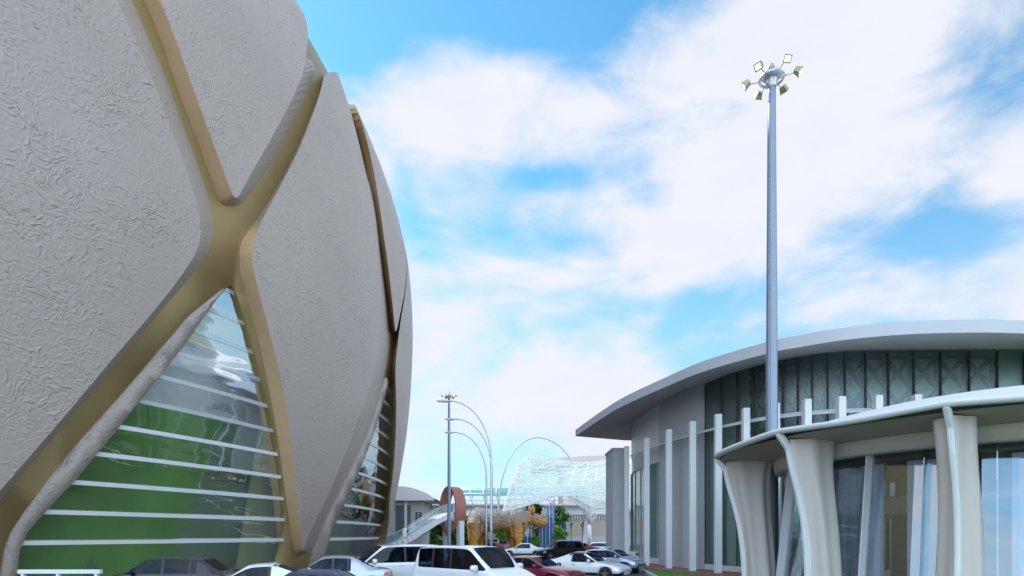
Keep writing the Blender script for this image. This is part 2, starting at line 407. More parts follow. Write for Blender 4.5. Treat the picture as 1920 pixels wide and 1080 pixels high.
    if not simple:
        # seats and dash seen through the glass
        fx = (0.5-(xt+0.13))*L if kind != 'van' else (0.5-(xt+0.06))*L
        fl = MB(); fl.box((0.5-xb)*L+0.15, (0.5-xc)*L-0.2, -hw*0.8, hw*0.8, 0.42, 0.5); fl.build('cabin_floor', M_SEAT, root)
        b = MB(); b.box((0.5-xc)*L-0.75, (0.5-xc)*L-0.12, -hw*0.83, hw*0.83, 0.6, bz-0.06); b.build('dashboard', M_SEAT, root, bevel=0.05)
        rowsx = [fx+(0.1 if kind == 'coupe' else 0)]+([fx-0.9] if kind in ('van', 'suv') else [])+([fx-1.75] if kind == 'van' else [])
        for rx in rowsx:
            for s in (-1, 1):
                y = s*hw*0.42
                b = MB(); b.box(rx-0.02, rx+0.48, y-0.24, y+0.24, 0.5, 0.64)
                b.bar((rx, y, 0.6), (rx-0.2, y, Ht-0.42), 0.46, 0.12, up=(1, 0, 0)); b.bar((rx-0.2, y, Ht-0.40), (rx-0.25, y, Ht-0.2), 0.26, 0.1, up=(1, 0, 0))
                b.build('seat', seatmat if (seatmat and rx == fx and s < 0) else M_SEAT, root, bevel=0.04)
        b = MB(); k = 18; cx_ = fx+0.62; 
        b.tube([(cx_+0.07*math.sin(2*math.pi*i/k), hw*0.42+0.18*math.cos(2*math.pi*i/k), bz-0.0+0.17*math.sin(2*math.pi*i/k)) for i in range(k+1)], 0.015, 6, cap=False); b.build('steering_wheel', M_PLASTIC, root)
        for s in (-1, 1):
            for q in ([bp-0.03, xr-0.06] if kind != 'coupe' else [bp-0.02]):
                x = (0.5-q)*L; b = MB(); b.box(x-0.09, x+0.09, s*hw*1.0-0.012, s*hw*1.0+0.03, bz-0.14, bz-0.11); b.build('door_handle', M_CHROME if kind != 'van' else paint, root, bevel=0.008)
        b = MB(); b.tube([((0.5-xr+0.04)*L, 0, Ht-0.02), ((0.5-xr+0.02)*L-0.05, 0, Ht+0.13)], [0.012, 0.006], 5); b.build('aerial', M_PLASTIC, root)
        # bright strip along the belt line
    return root
def cp(name, col, metal=0.25, rough=0.25): return mat(name, col, rough, metal, 0.01, 1, coat=1.0 if sum(col) > 0.8 else 0.45)
P_WHITE = cp('car_white', (0.80, 0.80, 0.80), 0.0); P_SILVER = cp('car_silver', (0.42, 0.47, 0.56), 0.5); P_BLACK = cp('car_black', (0.012, 0.012, 0.014), 0.0)
P_MAROON = cp('car_maroon', (0.22, 0.012, 0.035), 0.2); P_NAVY = cp('car_navy', (0.02, 0.04, 0.10), 0.2); P_LIME = cp('car_lime', (0.38, 0.42, 0.08), 0.2)
P_GREYB = cp('car_greyblue', (0.35, 0.42, 0.55), 0.4)
def car(kind, px, d, head, Ht, paint, label, L=4.6, name='parked_car', **k):
    return make_car(name, (gx(px, d), d, 0), R(head), paint, label, kind, L, Ht=Ht, **k)
car('van', 888, 21, -45, 1.92, P_WHITE, 'white minivan facing right in the middle of the car park, nearest of the white vans', 5.1, 'minivan', Wd=1.95, seatmat=M_REDSEAT, cat='van')
car('van', 738, 26.0, 212, 1.88, P_WHITE, 'white minivan facing left, partly behind the nearer white minivan', 5.0, 'minivan', Wd=1.92, cat='van')
car('sedan', 622, 23, 193, 1.50, P_SILVER, 'silver blue saloon facing left in front of the arena foot', 4.7, Wd=1.85)
car('coupe', 485, 17.5, 192, 1.47, P_WHITE, 'white coupe with a driver, facing left, at the bottom edge', 4.7)
car('hatch', 318, 21, 188, 1.51, P_BLACK, 'black hatchback with a driver, facing left before the green glazing', 4.3)
car('sedan', 575, 13.6, 190, 1.50, P_NAVY, 'dark blue saloon at the bottom edge, nearest of all the cars to the viewer', 4.6, roofmat=None)
car('sedan', 1000, 25.5, -35, 1.40, P_MAROON, 'maroon saloon between the white minivan and the white coupe', 4.5)
car('coupe', 1099, 31, -33, 1.43, P_WHITE, 'white coupe with a black roof in front of the silver hatchback', 4.6, roofmat=P_BLACK)
car('hatch', 1143, 36, -35, 1.44, P_GREYB, 'pale blue hatchback beside the kerb, right of the white coupe', 4.2)
car('suv', 1052, 55, 200, 1.82, P_BLACK, 'black off-road car in the far row', 4.6, simple=True)
car('sedan', 1084, 63, 190, 1.5, P_MAROON, 'red saloon behind the black off-road car', 4.4, simple=True)
car('sedan', 981, 61, 178, 1.45, P_WHITE, 'white saloon in the far row below the rhinoceros', 4.5, simple=True)
car('hatch', 940, 84, 100, 1.6, P_NAVY, 'dark blue hatchback seen end-on under the rhinoceros belly', 4.2, simple=True)
car('sedan', 922, 74, 165, 1.4, P_MAROON, 'dark maroon saloon at the rhinoceros feet', 4.4, simple=True)
car('hatch', 1120, 69, 165, 1.45, P_WHITE, 'small white hatchback right of the black off-road car', 4.2, simple=True)
car('sedan', 1146, 48, 170, 1.35, P_WHITE, 'white saloon half hidden by the end pier', 4.5, simple=True)

# drivers
def person(loc, head, shirt, label):
    t = empty('person', loc, head, label, 'person')
    bm = bmesh.new(); sk = bm.verts.layers.skin.verify()
    J = {'pel': ((0, 0, 0.62), 0.15), 'bel': ((-0.03, 0, 0.78), 0.14), 'che': ((-0.08, 0, 0.98), 0.16), 'nek': ((-0.1, 0, 1.16), 0.06), 'he1': ((-0.08, 0, 1.23), 0.075), 'he2': ((-0.08, 0, 1.32), 0.092), 'he3': ((-0.09, 0, 1.38), 0.07)}
    E = [('pel', 'bel'), ('bel', 'che'), ('che', 'nek'), ('nek', 'he1'), ('he1', 'he2'), ('he2', 'he3')]
    for s, q in ((1, 'l'), (-1, 'r')):
        J['sh'+q] = ((-0.09, 0.19*s, 1.08), 0.062); J['el'+q] = ((0.08, 0.25*s, 0.86), 0.047); J['wr'+q] = ((0.34, 0.15*s, 0.97), 0.03); J['ha'+q] = ((0.42, 0.12*s, 0.99), 0.035)
        J['hi'+q] = ((0.03, 0.1*s, 0.6), 0.1); J['kn'+q] = ((0.46, 0.13*s, 0.66), 0.068); J['an'+q] = ((0.62, 0.13*s, 0.3), 0.045); J['to'+q] = ((0.8, 0.13*s, 0.27), 0.035)
        E += [('che', 'sh'+q), ('sh'+q, 'el'+q), ('el'+q, 'wr'+q), ('wr'+q, 'ha'+q), ('pel', 'hi'+q), ('hi'+q, 'kn'+q), ('kn'+q, 'an'+q), ('an'+q, 'to'+q)]
    V = {}
    for k, (p, r_) in J.items():
        v = bm.verts.new(p); v[sk].radius = (r_, r_); V[k] = v
    V['pel'][sk].use_root = True
    for a, b in E: bm.edges.new((V[a], V[b]))
    me = bpy.data.meshes.new('body'); bm.to_mesh(me); bm.free()
    o = bpy.data.objects.new('body', me); link(o, t)
    o.modifiers.new('k', 'SKIN'); md = o.modifiers.new('s', 'SUBSURF'); md.levels = md.render_levels = 2
    bake(o)
    o.data.materials.clear(); o.data.materials.append(shirt); o.data.materials.append(M_SKIN)
    for p in o.data.polygons:
        p.use_smooth = True; p.material_index = 1 if (p.center.z > 1.15 or p.center.x > 0.3 and p.center.z > 0.85) else 0
    b = MB(); b.lathe([(0, 1.43), (0.06, 1.42), (0.095, 1.37), (0.1, 1.31), (0.085, 1.26)], (-0.1, 0, 0), 14); b.build('hair', M_HAIR, t)
    b = MB(); b.add([(0.01, -0.015, 1.3), (0.01, 0.015, 1.3), (0.015, 0, 1.34), (0.045, 0, 1.29)], [(0, 1, 3), (1, 2, 3), (2, 0, 3), (0, 2, 1)]); b.build('nose', M_SKIN, t)
    return t
def seat_at(px, d, head, fxo, yo, shirt, label):
    a = R(head); c, s = math.cos(a), math.sin(a); x, y = fxo, yo
    person((gx(px, d)+x*c-y*s, d+x*s+y*c, 0.0), a, shirt, label)
seat_at(318, 21, 188, -0.02, 0.38, M_SHIRT, 'driver in a navy shirt sitting in the black hatchback')
seat_at(485, 17.5, 192, -0.42, 0.38, M_SHIRT2, 'driver in a maroon shirt sitting in the white coupe at the bottom edge')

# ------------------------------------------------------------------ ground and roads
g = MB(); g.add([(-1500, -200, 0), (1500, -200, 0), (1500, 2500, 0), (-1500, 2500, 0)], [(0, 1, 2, 3)])
tag(g.build('ground', M_ASPH, recalc=False), kind='structure')
lw = MB(); pts = [(7.6, 30), (7.6, 4), (60, 4), (60, 38), (8.6, 38)]
lw.add([(x, y, 0.11) for x, y in pts]+[(x, y, 0) for x, y in pts], [tuple(range(5))]+[(i, (i+1) % 5, 5+(i+1) % 5, 5+i) for i in range(5)])
tag(lw.build('lawn', M_GRASS), kind='structure')
kb = MB(); kp = [(7.45, 3.8), (7.45, 30), (8.4, 38.6), (8.6, 60)]
for a, b in zip(kp, kp[1:]): kb.bar((a[0], a[1], 0.08), (b[0], b[1], 0.08), 0.22, 0.16)
tag(kb.build('kerb', M_KERB), kind='structure')
ln = MB()
for i in range(9):
    x = -12+i*3.0; ln.bar((x, 10, 0.005), (x-1.5, 15.5, 0.005), 0.12, 0.004)
    ln.bar((x+2, 38, 0.005), (x+0.5, 43.5, 0.005), 0.12, 0.004)
tag(ln.build('parking_lines', M_LINE), kind='structure')

# ------------------------------------------------------------------ the domed arena on the left
CX, CY, RM, ZM, BU, BL = -73.0, 54.0, 63.0, 26.0, 59.0, 85.0
PROF = [(-1.5, 59.1), (1.3, 59.9), (5.5, 60.9), (9.6, 61.7), (14.3, 62.4), (20, 62.85), (26, 62.95), (32, 62.3), (38, 60.2), (43, 57.2), (48, 54.3), (52, 52.1), (56, 49.9), (60, 47.7), (64, 45.3), (68, 42.7), (72, 39.8), (76, 36.2), (80, 31.8), (84.5, 25.5)]
def Rz(z):
    z = max(-1.4, min(84.5, z)); i = 0
    while PROF[i+1][0] < z: i += 1
    (x0, y0), (x1, y1) = PROF[i], PROF[i+1]
    def sl(k):
        k0, k1 = max(k-1, 0), min(k+1, len(PROF)-1); return (PROF[k1][1]-PROF[k0][1])/(PROF[k1][0]-PROF[k0][0])
    h = x1-x0; t = (z-x0)/h; a, b = sl(i)*h, sl(i+1)*h
    return y0*(2*t**3-3*t*t+1)+a*(t**3-2*t*t+t)+y1*(3*t*t-2*t**3)+b*(t**3-t*t)
def eff(off, z):                           # the cladding thins out towards the top
    if off >= 0: return off
    t = min(1.0, max(0.0, (z-36)/16)); return off*(1-0.88*t*t*(3-2*t))
def dome(th, z, off=0.0):
    r = Rz(z)+eff(off, z); return Vector((CX+r*math.sin(th), CY-r*math.cos(th), z))
def hit(px, py, off=0.0):
    """photo pixel -> (theta, z) on the dome surface"""
    dx, dy, dz = (px-960)/F, 1.0, (HZ-py)/F
    best = None; prev = None; t = 12.0
    while t < 110:
        x, y, z = dx*t, dy*t, H+dz*t
        fn = math.hypot(x-CX, y-CY)-(Rz(z)+eff(off, z)) if z < ZM+BU-0.5 else 9
        if best is None or fn < best[0]: best = (fn, t)
        if fn <= 0:
            lo, hi = prev, t
            for _ in range(25):
                md = (lo+hi)/2; x, y, z = dx*md, dy*md, H+dz*md
                if math.hypot(x-CX, y-CY)-(Rz(z)+eff(off, z)) <= 0: hi = md
                else: lo = md
            x, y, z = dx*hi, dy*hi, H+dz*hi
            hit.miss = False; return (math.atan2(x-CX, -(y-CY)), z)
        prev = t; t += 0.25
    t = best[1]; x, y, z = dx*t, dy*t, H+dz*t
    hit.miss = True; return (math.atan2(x-CX, -(y-CY))+best[0]*0.03, z)
def chaikin(P, n):
    for _ in range(n):
        Q = []
        for i, a in enumerate(P):
            b = P[(i+1) % len(P)]
            f = (0.25, 0.75) if math.hypot(a[0]-b[0], a[1]-b[1]) < 6 else (0.05, 0.95)
            for t in f: Q.append(tuple(a[j]+(b[j]-a[j])*t for j in range(len(a))))
        P = Q
    return P
def dens(poly, step=1.0):
    out = []
    for i, a in enumerate(poly):
        b = poly[(i+1) % len(poly)]
        n = max(1, int(max(abs(a[0]-b[0]), abs(a[1]-b[1]))/step))
        for k in range(n): out.append(tuple(a[j]+(b[j]-a[j])*k/n for j in range(len(a))))
    return out
def inside(p, poly):
    x, y = p; r = False; j = len(poly)-1
    for i in range(len(poly)):
        xi, yi = poly[i][:2]; xj, yj = poly[j][:2]
        if (yi > y) != (yj > y) and x < (xj-xi)*(y-yi)/(yj-yi+1e-12)+xi: r = not r
        j = i
    return r
def cdt(outer, holes=(), step=1.6):
    """triangulate a (u, v) polygon with holes, with interior points"""
    vs = []; es = []
    for lp in [outer]+list(holes):
        b = len(vs); n = len(lp); vs += [Vector(p[:2]) for p in lp]; es += [(b+i, b+(i+1) % n) for i in range(n)]
    us = [p[0] for p in outer]; ws = [p[1] for p in outer]
    u = min(us)+step/2; row = 0
    while u < max(us):
        w = min(ws)+step/2*(1+row % 2)
        while w < max(ws):
            if inside((u, w), outer) and not any(inside((u, w), h) for h in holes): vs.append(Vector((u, w)))
            w += step
        u += step; row += 1

    V, E, Fc = delaunay_2d_cdt(vs, es, [], 0, 1e-4)[:3]
    keep = []
    for f in Fc:
        c = sum((V[i] for i in f), Vector((0, 0)))/len(f)
        if inside(c, outer) and not any(inside(c, h) for h in holes): keep.append(tuple(f))
    return V, keep
def uv(p, off=0.0):
    if p[0] == 'R':
        th, z = hit(p[1], p[2], 0.0); th += p[3]; z += p[4]; hit.miss = True
    else: th, z = hit(p[0], p[1], off)
    return (th*60, min(z, 84.2))
def patch(mb, poly, off=0.0, holes=(), step=1.6, mi=0, fn=None):
    V, K = cdt(poly, holes, step)
    mb.add([dome(v.x/60, v.y, (off+(fn(v.x, v.y) if fn else 0))) for v in V], K, mi, True)

arena = empty('arena', (-42, 35, 0), 0, 'huge bulging dome-like arena clad in beige embossed panels divided by gold ribs, filling the left', 'building')
arena_off = Vector((42, -35, 0))
def aput(mb, name, mats, label=None, **k):
    o = mb.build(name, mats, arena, **k); o.location = arena_off
    if label: o['label'] = label
    return o
TH = 0.85
def smoothpairs(pr, it=0): return pr
def panel(pairs, label, creases=(), side=M_CLAD, bounce_sides=None):
    """pairs = [(topx, topy, botx, boty)]; top outline on the dome, bottom outline on the rib shell TH deeper"""
    T = []; 
    for q in pairs:
        a = uv(q if q[0] == 'R' else q[:2]); ms = hit.miss; b = uv(q if q[0] == 'R' else q[2:4], -TH)
        if ms or hit.miss: b = a
        T.append((a[0], a[1], b[0], b[1], q[4] if len(q) > 4 and q[0] != 'R' else 0))
    T = chaikin(T, 2); T = dens(T, 0.9)
    top = [(p[0], p[1]) for p in T]
    def fn(u, v):
        o = 0.0
        for (x0, y0, x1, y1, k, cap) in creases:
            a = uv((x0, y0)); b = uv((x1, y1)); dx, dy = b[0]-a[0], b[1]-a[1]; l = math.hypot(dx, dy)
            s = ((u-a[0])*dy-(v-a[1])*dx)/l
            if s > 0: o -= min(cap, k*s)
        return o
    mb = MB(); patch(mb, top, 0, step=2.4, fn=fn)
    o1 = aput(mb, 'cladding_panel', M_CLAD, label)
    sd = MB(); n = len(T)
    for i in range(n):
        a, b = T[i], T[(i+1) % n]
        q = [dome(a[0]/60, a[1], fn(a[0], a[1])), dome(b[0]/60, b[1], fn(b[0], b[1])), dome(b[2]/60, b[3], -TH-0.06), dome(a[2]/60, a[3], -TH-0.06)]
        sd.add(q, [(0, 1, 2, 3)], 1 if a[4] >= 0.5 else 0)
    s = sd.build('panel_edge', [side, M_REVEAL_BOUNCE], o1)
    return o1
# panel A (left), B (top), C (centre right), D / G (far right)
A = [(-650, -330, -650, -330), (95, -250, 127, -250), (160, -130, 190, -130), (220, 0, 250, 0), (250, 68, 279, 68), (280, 135, 309, 135), (315, 225, 342, 225),
     (350, 320, 377, 320), (371, 385, 399, 390), (377, 425, 403, 430), (375, 455, 398, 460), (362, 485, 385, 487), (325, 538, 340, 541), (270, 605, 283, 607), (205, 680, 220, 681),
     (145, 752, 163, 748), (80, 828, 98, 826), (-30, 955, -5, 945), (-60, 1000, -40, 992), (-85, 1060, -70, 1058), (-700, 1075, -700, 1075)]
panel(A, 'large left cladding panel, pointed to the right', creases=[(-300, 527, 230, 663, -0.055, 0.9)] if False else [])
B = [(200, -250, 172, -250, 1), (240, -150, 212, -150, 1), (300, 0, 272, 0, 1), (320, 50, 293, 50, 1), (370, 190, 342, 190, 1), (415, 310, 388, 310, 1), (434, 362, 408, 368, 1),
     (441, 372, 420, 386, 1), (447, 370, 440, 388), (452, 360, 457, 383), (480, 308, 502, 318), (522, 235, 550, 235), (560, 160, 580, 158), (572, 120, 595, 118), (575, 90, 598, 88), ('R', 584, 66, 0.06, 7), ('R', 580, 60, 0.3, 24), ('R', 580, 60, 0.3, 35), (200, -330, 172, -330)]
panel(B, 'upper cladding panel narrowing to a rounded foot')
C = [(607, 136, 606, 141), (632, 134, 634, 136), (645, 172, 650, 176), (655, 200, 661, 206), (670, 260, 678, 262), (690, 345, 697, 346), (702, 405, 709, 405), (708, 470, 715, 470),
     (712, 520, 721, 520), (715, 567, 728, 567), (714, 620, 733, 622), (709, 665, 732, 671), (700, 707, 720, 713), (670, 790, 693, 806), (640, 870, 663, 870), (623, 910, 645, 906),
     (590, 980, 603, 990), (571, 1020, 584, 1034), (568, 1037, 566, 1040), (566, 1019, 551, 1040, 1), (558, 941, 536, 941, 1), (550, 863, 525, 853, 1), (535, 749, 506, 740, 1), (511, 645, 485, 638, 1), (490, 565, 465, 565, 1), (478, 520, 453, 520, 1),
     (474, 495, 450, 495, 1), (473, 470, 450, 468, 1), (478, 448, 455, 446, 1), (492, 410, 485, 408), (526, 348, 524, 346), (559, 283, 557, 281), (589, 205, 587, 203)]
panel(C, 'tall leaf-shaped cladding panel tapering to a foot')
D = [(668, 178, 655, 178, 1), (681, 241, 668, 243, 1), (700, 322, 688, 330, 1), (718, 433, 707, 433, 1), (728, 500, 718, 500, 1), (734, 552, 726, 555, 1), (741, 622, 735, 622, 1), (744, 620, 742, 624), (751, 585, 752, 585), (762, 505, 763, 505),
     ('R', 762, 505, 0.08, 5), ('R', 762, 505, 0.4, 8), ('R', 666, 182, 0.4, 12), ('R', 666, 182, 0.05, 2)]
panel(D, 'narrow cladding panel at the right outline')
G = [(746, 640, 741, 640, 1), (741, 690, 735, 690, 1), (742, 723, 736, 723, 1), (742, 811, 736, 811, 1), (738, 879, 731, 879, 1), (730, 941, 723, 941, 1), (722, 1018, 714, 1018, 1), (720, 1060, 712, 1060, 1),
     ('R', 720, 1060, 0.1, 0), ('R', 720, 1060, 0.45, 0), ('R', 763, 508, 0.45, 8), ('R', 763, 508, 0.08, 4.5), (763, 510, 763, 510), (753, 588, 752, 588)]
panel(G, 'lowest cladding panel at the right outline')
# beige frame strips beside the glazed openings
def strip(outer, inner, off, label):
    n = min(len(outer), len(inner))
    poly = [uv(p, off) for p in outer]+[uv(p, off) for p in reversed(inner)]
    poly = dens(poly, 0.8); mb = MB(); patch(mb, poly, off, step=1.2)
    n = len(poly)
    for i in range(n):
        a, b = poly[i], poly[(i+1) % n]
        mb.add([dome(a[0]/60, a[1], off), dome(b[0]/60, b[1], off), dome(b[0]/60, b[1], -2.0), dome(a[0]/60, a[1], -2.0)], [(0, 1, 2, 3)])
    aput(mb, 'opening_frame', M_CLAD, label)
strip([(410, 548), (355, 592), (297, 660), (240, 727), (150, 827), (90, 900), (45, 962), (20, 1000), (8, 1035), (2, 1080), (2, 1108)],
      [(421, 541), (385, 590), (350, 642), (290, 717), (220, 805), (140, 902), (80, 965), (52, 998), (38, 1030), (32, 1070), (32, 1108)], -0.72, 'slanting beige frame left of the big glazed opening')
strip([(725, 708), (708, 760), (690, 815), (650, 900), (612, 975), (588, 1035), (583, 1060)], [(729, 716), (717, 760), (698, 822), (660, 915), (625, 990), (610, 1036), (606, 1062)], -0.68, 'slanting beige frame left of the far glazed opening')
# glazed openings
O1 = [(421, 543), (430, 535), (438, 538), (446, 560), (475, 655), (495, 725), (510, 785), (523, 850), (531, 905), (536, 960), (537, 1000), (530, 1035), (520, 1064), (30, 1108), (30, 1075), (36, 1030), (50, 998),
      (80, 965), (140, 902), (220, 805), (290, 717), (350, 642), (385, 590)]
O2 = [(727, 716), (735, 722), (736, 811), (730, 879), (722, 941), (714, 1018), (712, 1048), (604, 1062), (608, 1036), (625, 990), (660, 915), (698, 822), (717, 760)]
def clipz(poly, z0, z1):
    for zc, sg in ((z0, 1), (z1, -1)):
        out = []
        for i, a in enumerate(poly):
            b = poly[(i+1) % len(poly)]; ia = (a[1]-zc)*sg >= 0; ib = (b[1]-zc)*sg >= 0
            if ia: out.append(a)
            if ia != ib:
                t = (zc-a[1])/(b[1]-a[1]); out.append((a[0]+(b[0]-a[0])*t, zc))
        poly = out
        if len(poly) < 3: return []
    return poly
U1 = [uv(p, -TH) for p in O1]; U2 = [uv(p, -TH) for p in O2]
U1 = [(u, max(v, 0.0)) for u, v in U1]; U2 = [(u, max(v, 0.0)) for u, v in U2]
t0, t1 = R(18)*60, R(150)*60
shell_poly = dens([(t0, -0.2), (t1, -0.2), (t1, 84.3), (t0, 84.3)], 2.5)
H1 = dens(chaikin(U1, 2), 0.8); H2 = dens(chaikin(U2, 2), 0.8)
mb = MB()
V, K = cdt(shell_poly, [[(u, max(v, 0.02)) for u, v in H1], [(u, max(v, 0.02)) for u, v in H2]], 4.0)
mb.add([dome(v.x/60, v.y, -TH) for v in V], K, 0, True)
# opening reveals in gold
for Hh in (H1, H2):
    n = len(Hh)
    for i in range(n):
        a, b = Hh[i], Hh[(i+1) % n]
        if a[1] < 0.1 and b[1] < 0.1: continue
        mb.add([dome(a[0]/60, a[1], -TH), dome(b[0]/60, b[1], -TH), dome(b[0]/60, b[1], -TH-0.4), dome(a[0]/60, a[1], -TH-0.4)], [(0, 1, 2, 3)])
aput(mb, 'rib_shell', M_GOLD, 'dull gold inner shell showing as crossing ribs')
bk = MB(); n = 60
for zi in range(21):
    for ti in range(n+1):
        pass
vs = []; fs = []
for zi in range(22):
    z = -0.2+84.5*zi/21
    for ti in range(n+1):
        vs.append(dome(R(150)+(R(378)-R(150))*ti/n, z, -TH))
for zi in range(21):
    for ti in range(n):
        a = zi*(n+1)+ti; fs.append((a, a+1, a+n+2, a+n+1))
bk.add(vs, fs, 0, True); bk.add([dome(R(18)+R(360)*k/90, 84.3, -TH) for k in range(90)]+[Vector((CX, CY, 90))], [(k, (k+1) % 90, 90) for k in range(90)], 0, True); aput(bk, 'rear_shell', M_CLAD, 'rear of the arena shell', recalc=False)
for Hh, go_ in ((H1, -TH-0.1), (H2, -TH+0.06)):
    gm = MB(); patch(gm, Hh, go_-0.12, step=2.0); gl = aput(gm, 'curtain_wall', M_GLASS_ARENA, 'tall glazed opening of the arena')
    z = 1.85; 
    while z < 17.5:
        c = clipz(Hh, z, z+0.2)
        if len(c) >= 3:
            us = [p[0] for p in c]; u0, u1 = min(us), max(us); bb = MB(); k = max(2, int(u1-u0))
            rows = []
            for i in range(k+1):
                u = u0+(u1-u0)*i/k
                rows.append([dome(u/60, z, go_), dome(u/60, z+0.2, go_), dome(u/60, z+0.2, go_-0.14), dome(u/60, z, go_-0.14)])
            vs = [p for r in rows for p in r]
            fs = [(i*4+j, i*4+(j+1) % 4, i*4+4+(j+1) % 4, i*4+4+j) for i in range(k) for j in range(4)]
            bb.add(vs, fs+[(0, 1, 2, 3), tuple(k*4+j for j in (3, 2, 1, 0))])
            bb.build('glazing_band', M_WHITE if z < 8 else (M_BAND_FADE1 if z < 11 else M_BAND_FADE2), gl)
        z += 1.37
    # coloured interior behind the glass
    us = [p[0] for p in Hh]; u0, u1 = min(us), max(us)
    w = MB(); k = 16
    vs = []
    for i in range(k+1):
        u = u0-4+(u1-u0+8)*i/k; vs += [dome(u/60, 0, -3.6), dome(u/60, 9.5, -3.6)]
    w.add(vs, [(2*i, 2*i+2, 2*i+3, 2*i+1) for i in range(k)], 0, True); aput(w, 'interior_wall', M_GREENWALL, 'green wall inside the arena', recalc=False)
    w = MB(); vs = []
    for i in range(k+1):
        u = u0-4+(u1-u0+8)*i/k; vs += [dome(u/60, 9.5, -3.6), dome(u/60, 13.2, -3.6)]
    w.add(vs, [(2*i, 2*i+2, 2*i+3, 2*i+1) for i in range(k)], 0, True); aput(w, 'interior_wall', M_LIGHTGREY, 'pale grey upper wall inside the arena', recalc=False)
    w = MB(); vs = []
    for i in range(k+1):
        u = u0-4+(u1-u0+8)*i/k; vs += [dome(u/60, 13.2, -3.6), dome(u/60, 26, -3.6)]
    w.add(vs, [(2*i, 2*i+2, 2*i+3, 2*i+1) for i in range(k)], 0, True); aput(w, 'interior_wall', mat('lime_wall', (0.46, 0.52, 0.24), 0.6, 0, 0.2, 0.2), 'pale lime top wall inside the arena', recalc=False)
    w = MB(); vs = []
    for i in range(k+1):
        u = u0-4+(u1-u0+8)*i/k; vs += [dome(u/60, 0.12, -1.4), dome(u/60, 0.12, -3.6)]
    w.add(vs, [(2*i, 2*i+2, 2*i+3, 2*i+1) for i in range(k)], 0, True); aput(w, 'interior_floor', M_GREY, recalc=False)
ua, ub = hit(468, 1000, -2.4)[0], hit(545, 1000, -2.4)[0]
c = MB(); vs = []
for i in range(9):
    th = ua+(ub-ua)*i/8; vs += [dome(th, 0.12, -2.4), dome(th, 14.5, -2.4), dome(th, 14.5, -2.9), dome(th, 0.12, -2.9)]
c.add(vs, [(i*4+j, i*4+(j+1) % 4, i*4+4+(j+1) % 4, i*4+4+j) for i in range(8) for j in range(4)]+[(0, 1, 2, 3), (35, 34, 33, 32)])
aput(c, 'interior_partition', M_LIME, 'lime green upright panel just inside the glass')

# entrance counter by the arena foot
cn = empty('entrance_barrier', (gx(110, 20), 20, 0), 0, 'low white barrier with short posts at the foot of the big glazed opening', 'barrier')
b = MB(); b.box(-1.35, 1.45, -0.08, 0.08, 0.98, 1.12); b.build('rail', M_WHITE, cn, bevel=0.01)
for x in (-1.2, 0, 1.3):
    b = MB(); b.box(x-0.05, x+0.05, -0.06, 0.06, 0, 0.98); b.build('post', M_WHITE, cn)

# ------------------------------------------------------------------ the round hall on the right
cols = [(1175, 837), (1215, 820), (1256, 804), (1300, 788), (1347, 776), (1398, 764), (1455, 755), (1511, 748), (1575, 742), (1643, 741), (1718, 741)]
ZC = 9.0
cpos = []
for px, py in cols:
    d = F*(ZC-H)/(HZ-py); cpos.append(Vector((gx(px, d), d, 0)))
AX = 23.5
cpos = cpos+[Vector((21.1, 28.0, 0)), Vector((23.5, 28.0, 0))]
cpos = cpos+[Vector((2*AX-p.x, p.y, 0)) for p in reversed(cpos[:-1])]
def catmull(P, n):
    out = []
    for i in range(len(P)-1):
        p0, p1, p2, p3 = P[max(i-1, 0)], P[i], P[i+1], P[min(i+2, len(P)-1)]
        for k in range(n):
            t = k/n; out.append(0.5*((2*p1)+(p2-p0)*t+(2*p0-5*p1+4*p2-p3)*t*t+(3*p1-p0-3*p2+p3)*t**3))
    return out+[P[-1].copy()]
def offset(P, o):                      # positive = outwards (towards the viewer side of this curve)
    out = []
    for i, p in enumerate(P):
        d = (P[min(i+1, len(P)-1)]-P[max(i-1, 0)]).normalized(); out.append(p+Vector((d.y, -d.x, 0))*(o))
    return out
# smooth the column curve a little
sm = [p.copy() for p in cpos]
for _ in range(2):
    sm = [sm[0]]+[(sm[i-1]+sm[i]*2+sm[i+1])/4 for i in range(1, len(sm)-1)]+[sm[-1]]
back = [Vector((2*AX-sm[-1].x-0.6, 54, 0)), Vector((8.6, 49.5, 0))]
curve = [Vector((8.75, 51.5, 0)), Vector((8.5, 48.5, 0))]+sm+[Vector((2*AX-8.5, 48.5, 0)), Vector((2*AX-8.75, 51.5, 0))]
CV = catmull(curve, 6)
hall = empty('exhibition_hall', (AX, 44, 0), 0, 'large round pale grey hall with a wide overhanging flat roof disc and tall white fins', 'building')
ho = Vector((-AX, -44, 0))
def hput(mb, name, mats, label=None, **k):
    o = mb.build(name, mats, hall, **k); o.location = ho
    if label: o['label'] = label
    return o
# wall line 1.7 m behind the fins
W = offset(CV, -1.7)
def wall_strip(P, z0, z1, mb, mi=0, th=0.25, zf0=None, zf1=None):
    n = len(P); Q = offset(P, -th)
    for i in range(n-1):
        a0 = z0 if not callable(z0) else z0(P[i]); a1 = z0 if not callable(z0) else z0(P[i+1])
        b0 = z1 if not callable(z1) else z1(P[i]); b1 = z1 if not callable(z1) else z1(P[i+1])
        v = [P[i]+Vector((0, 0, a0)), P[i+1]+Vector((0, 0, a1)), P[i+1]+Vector((0, 0, b1)), P[i]+Vector((0, 0, b0)),
             Q[i]+Vector((0, 0, a0)), Q[i+1]+Vector((0, 0, a1)), Q[i+1]+Vector((0, 0, b1)), Q[i]+Vector((0, 0, b0))]
        mb.add(v, [(0, 1, 2, 3), (4, 7, 6, 5), (3, 2, 6, 7), (0, 4, 5, 1)], mi)
        if i == 0: mb.add(v, [(0, 3, 7, 4)], mi)
        if i == n-2: mb.add(v, [(1, 5, 6, 2)], mi)
def pxof(p): return 960+F*p.x/p.y
ZW = 11.75
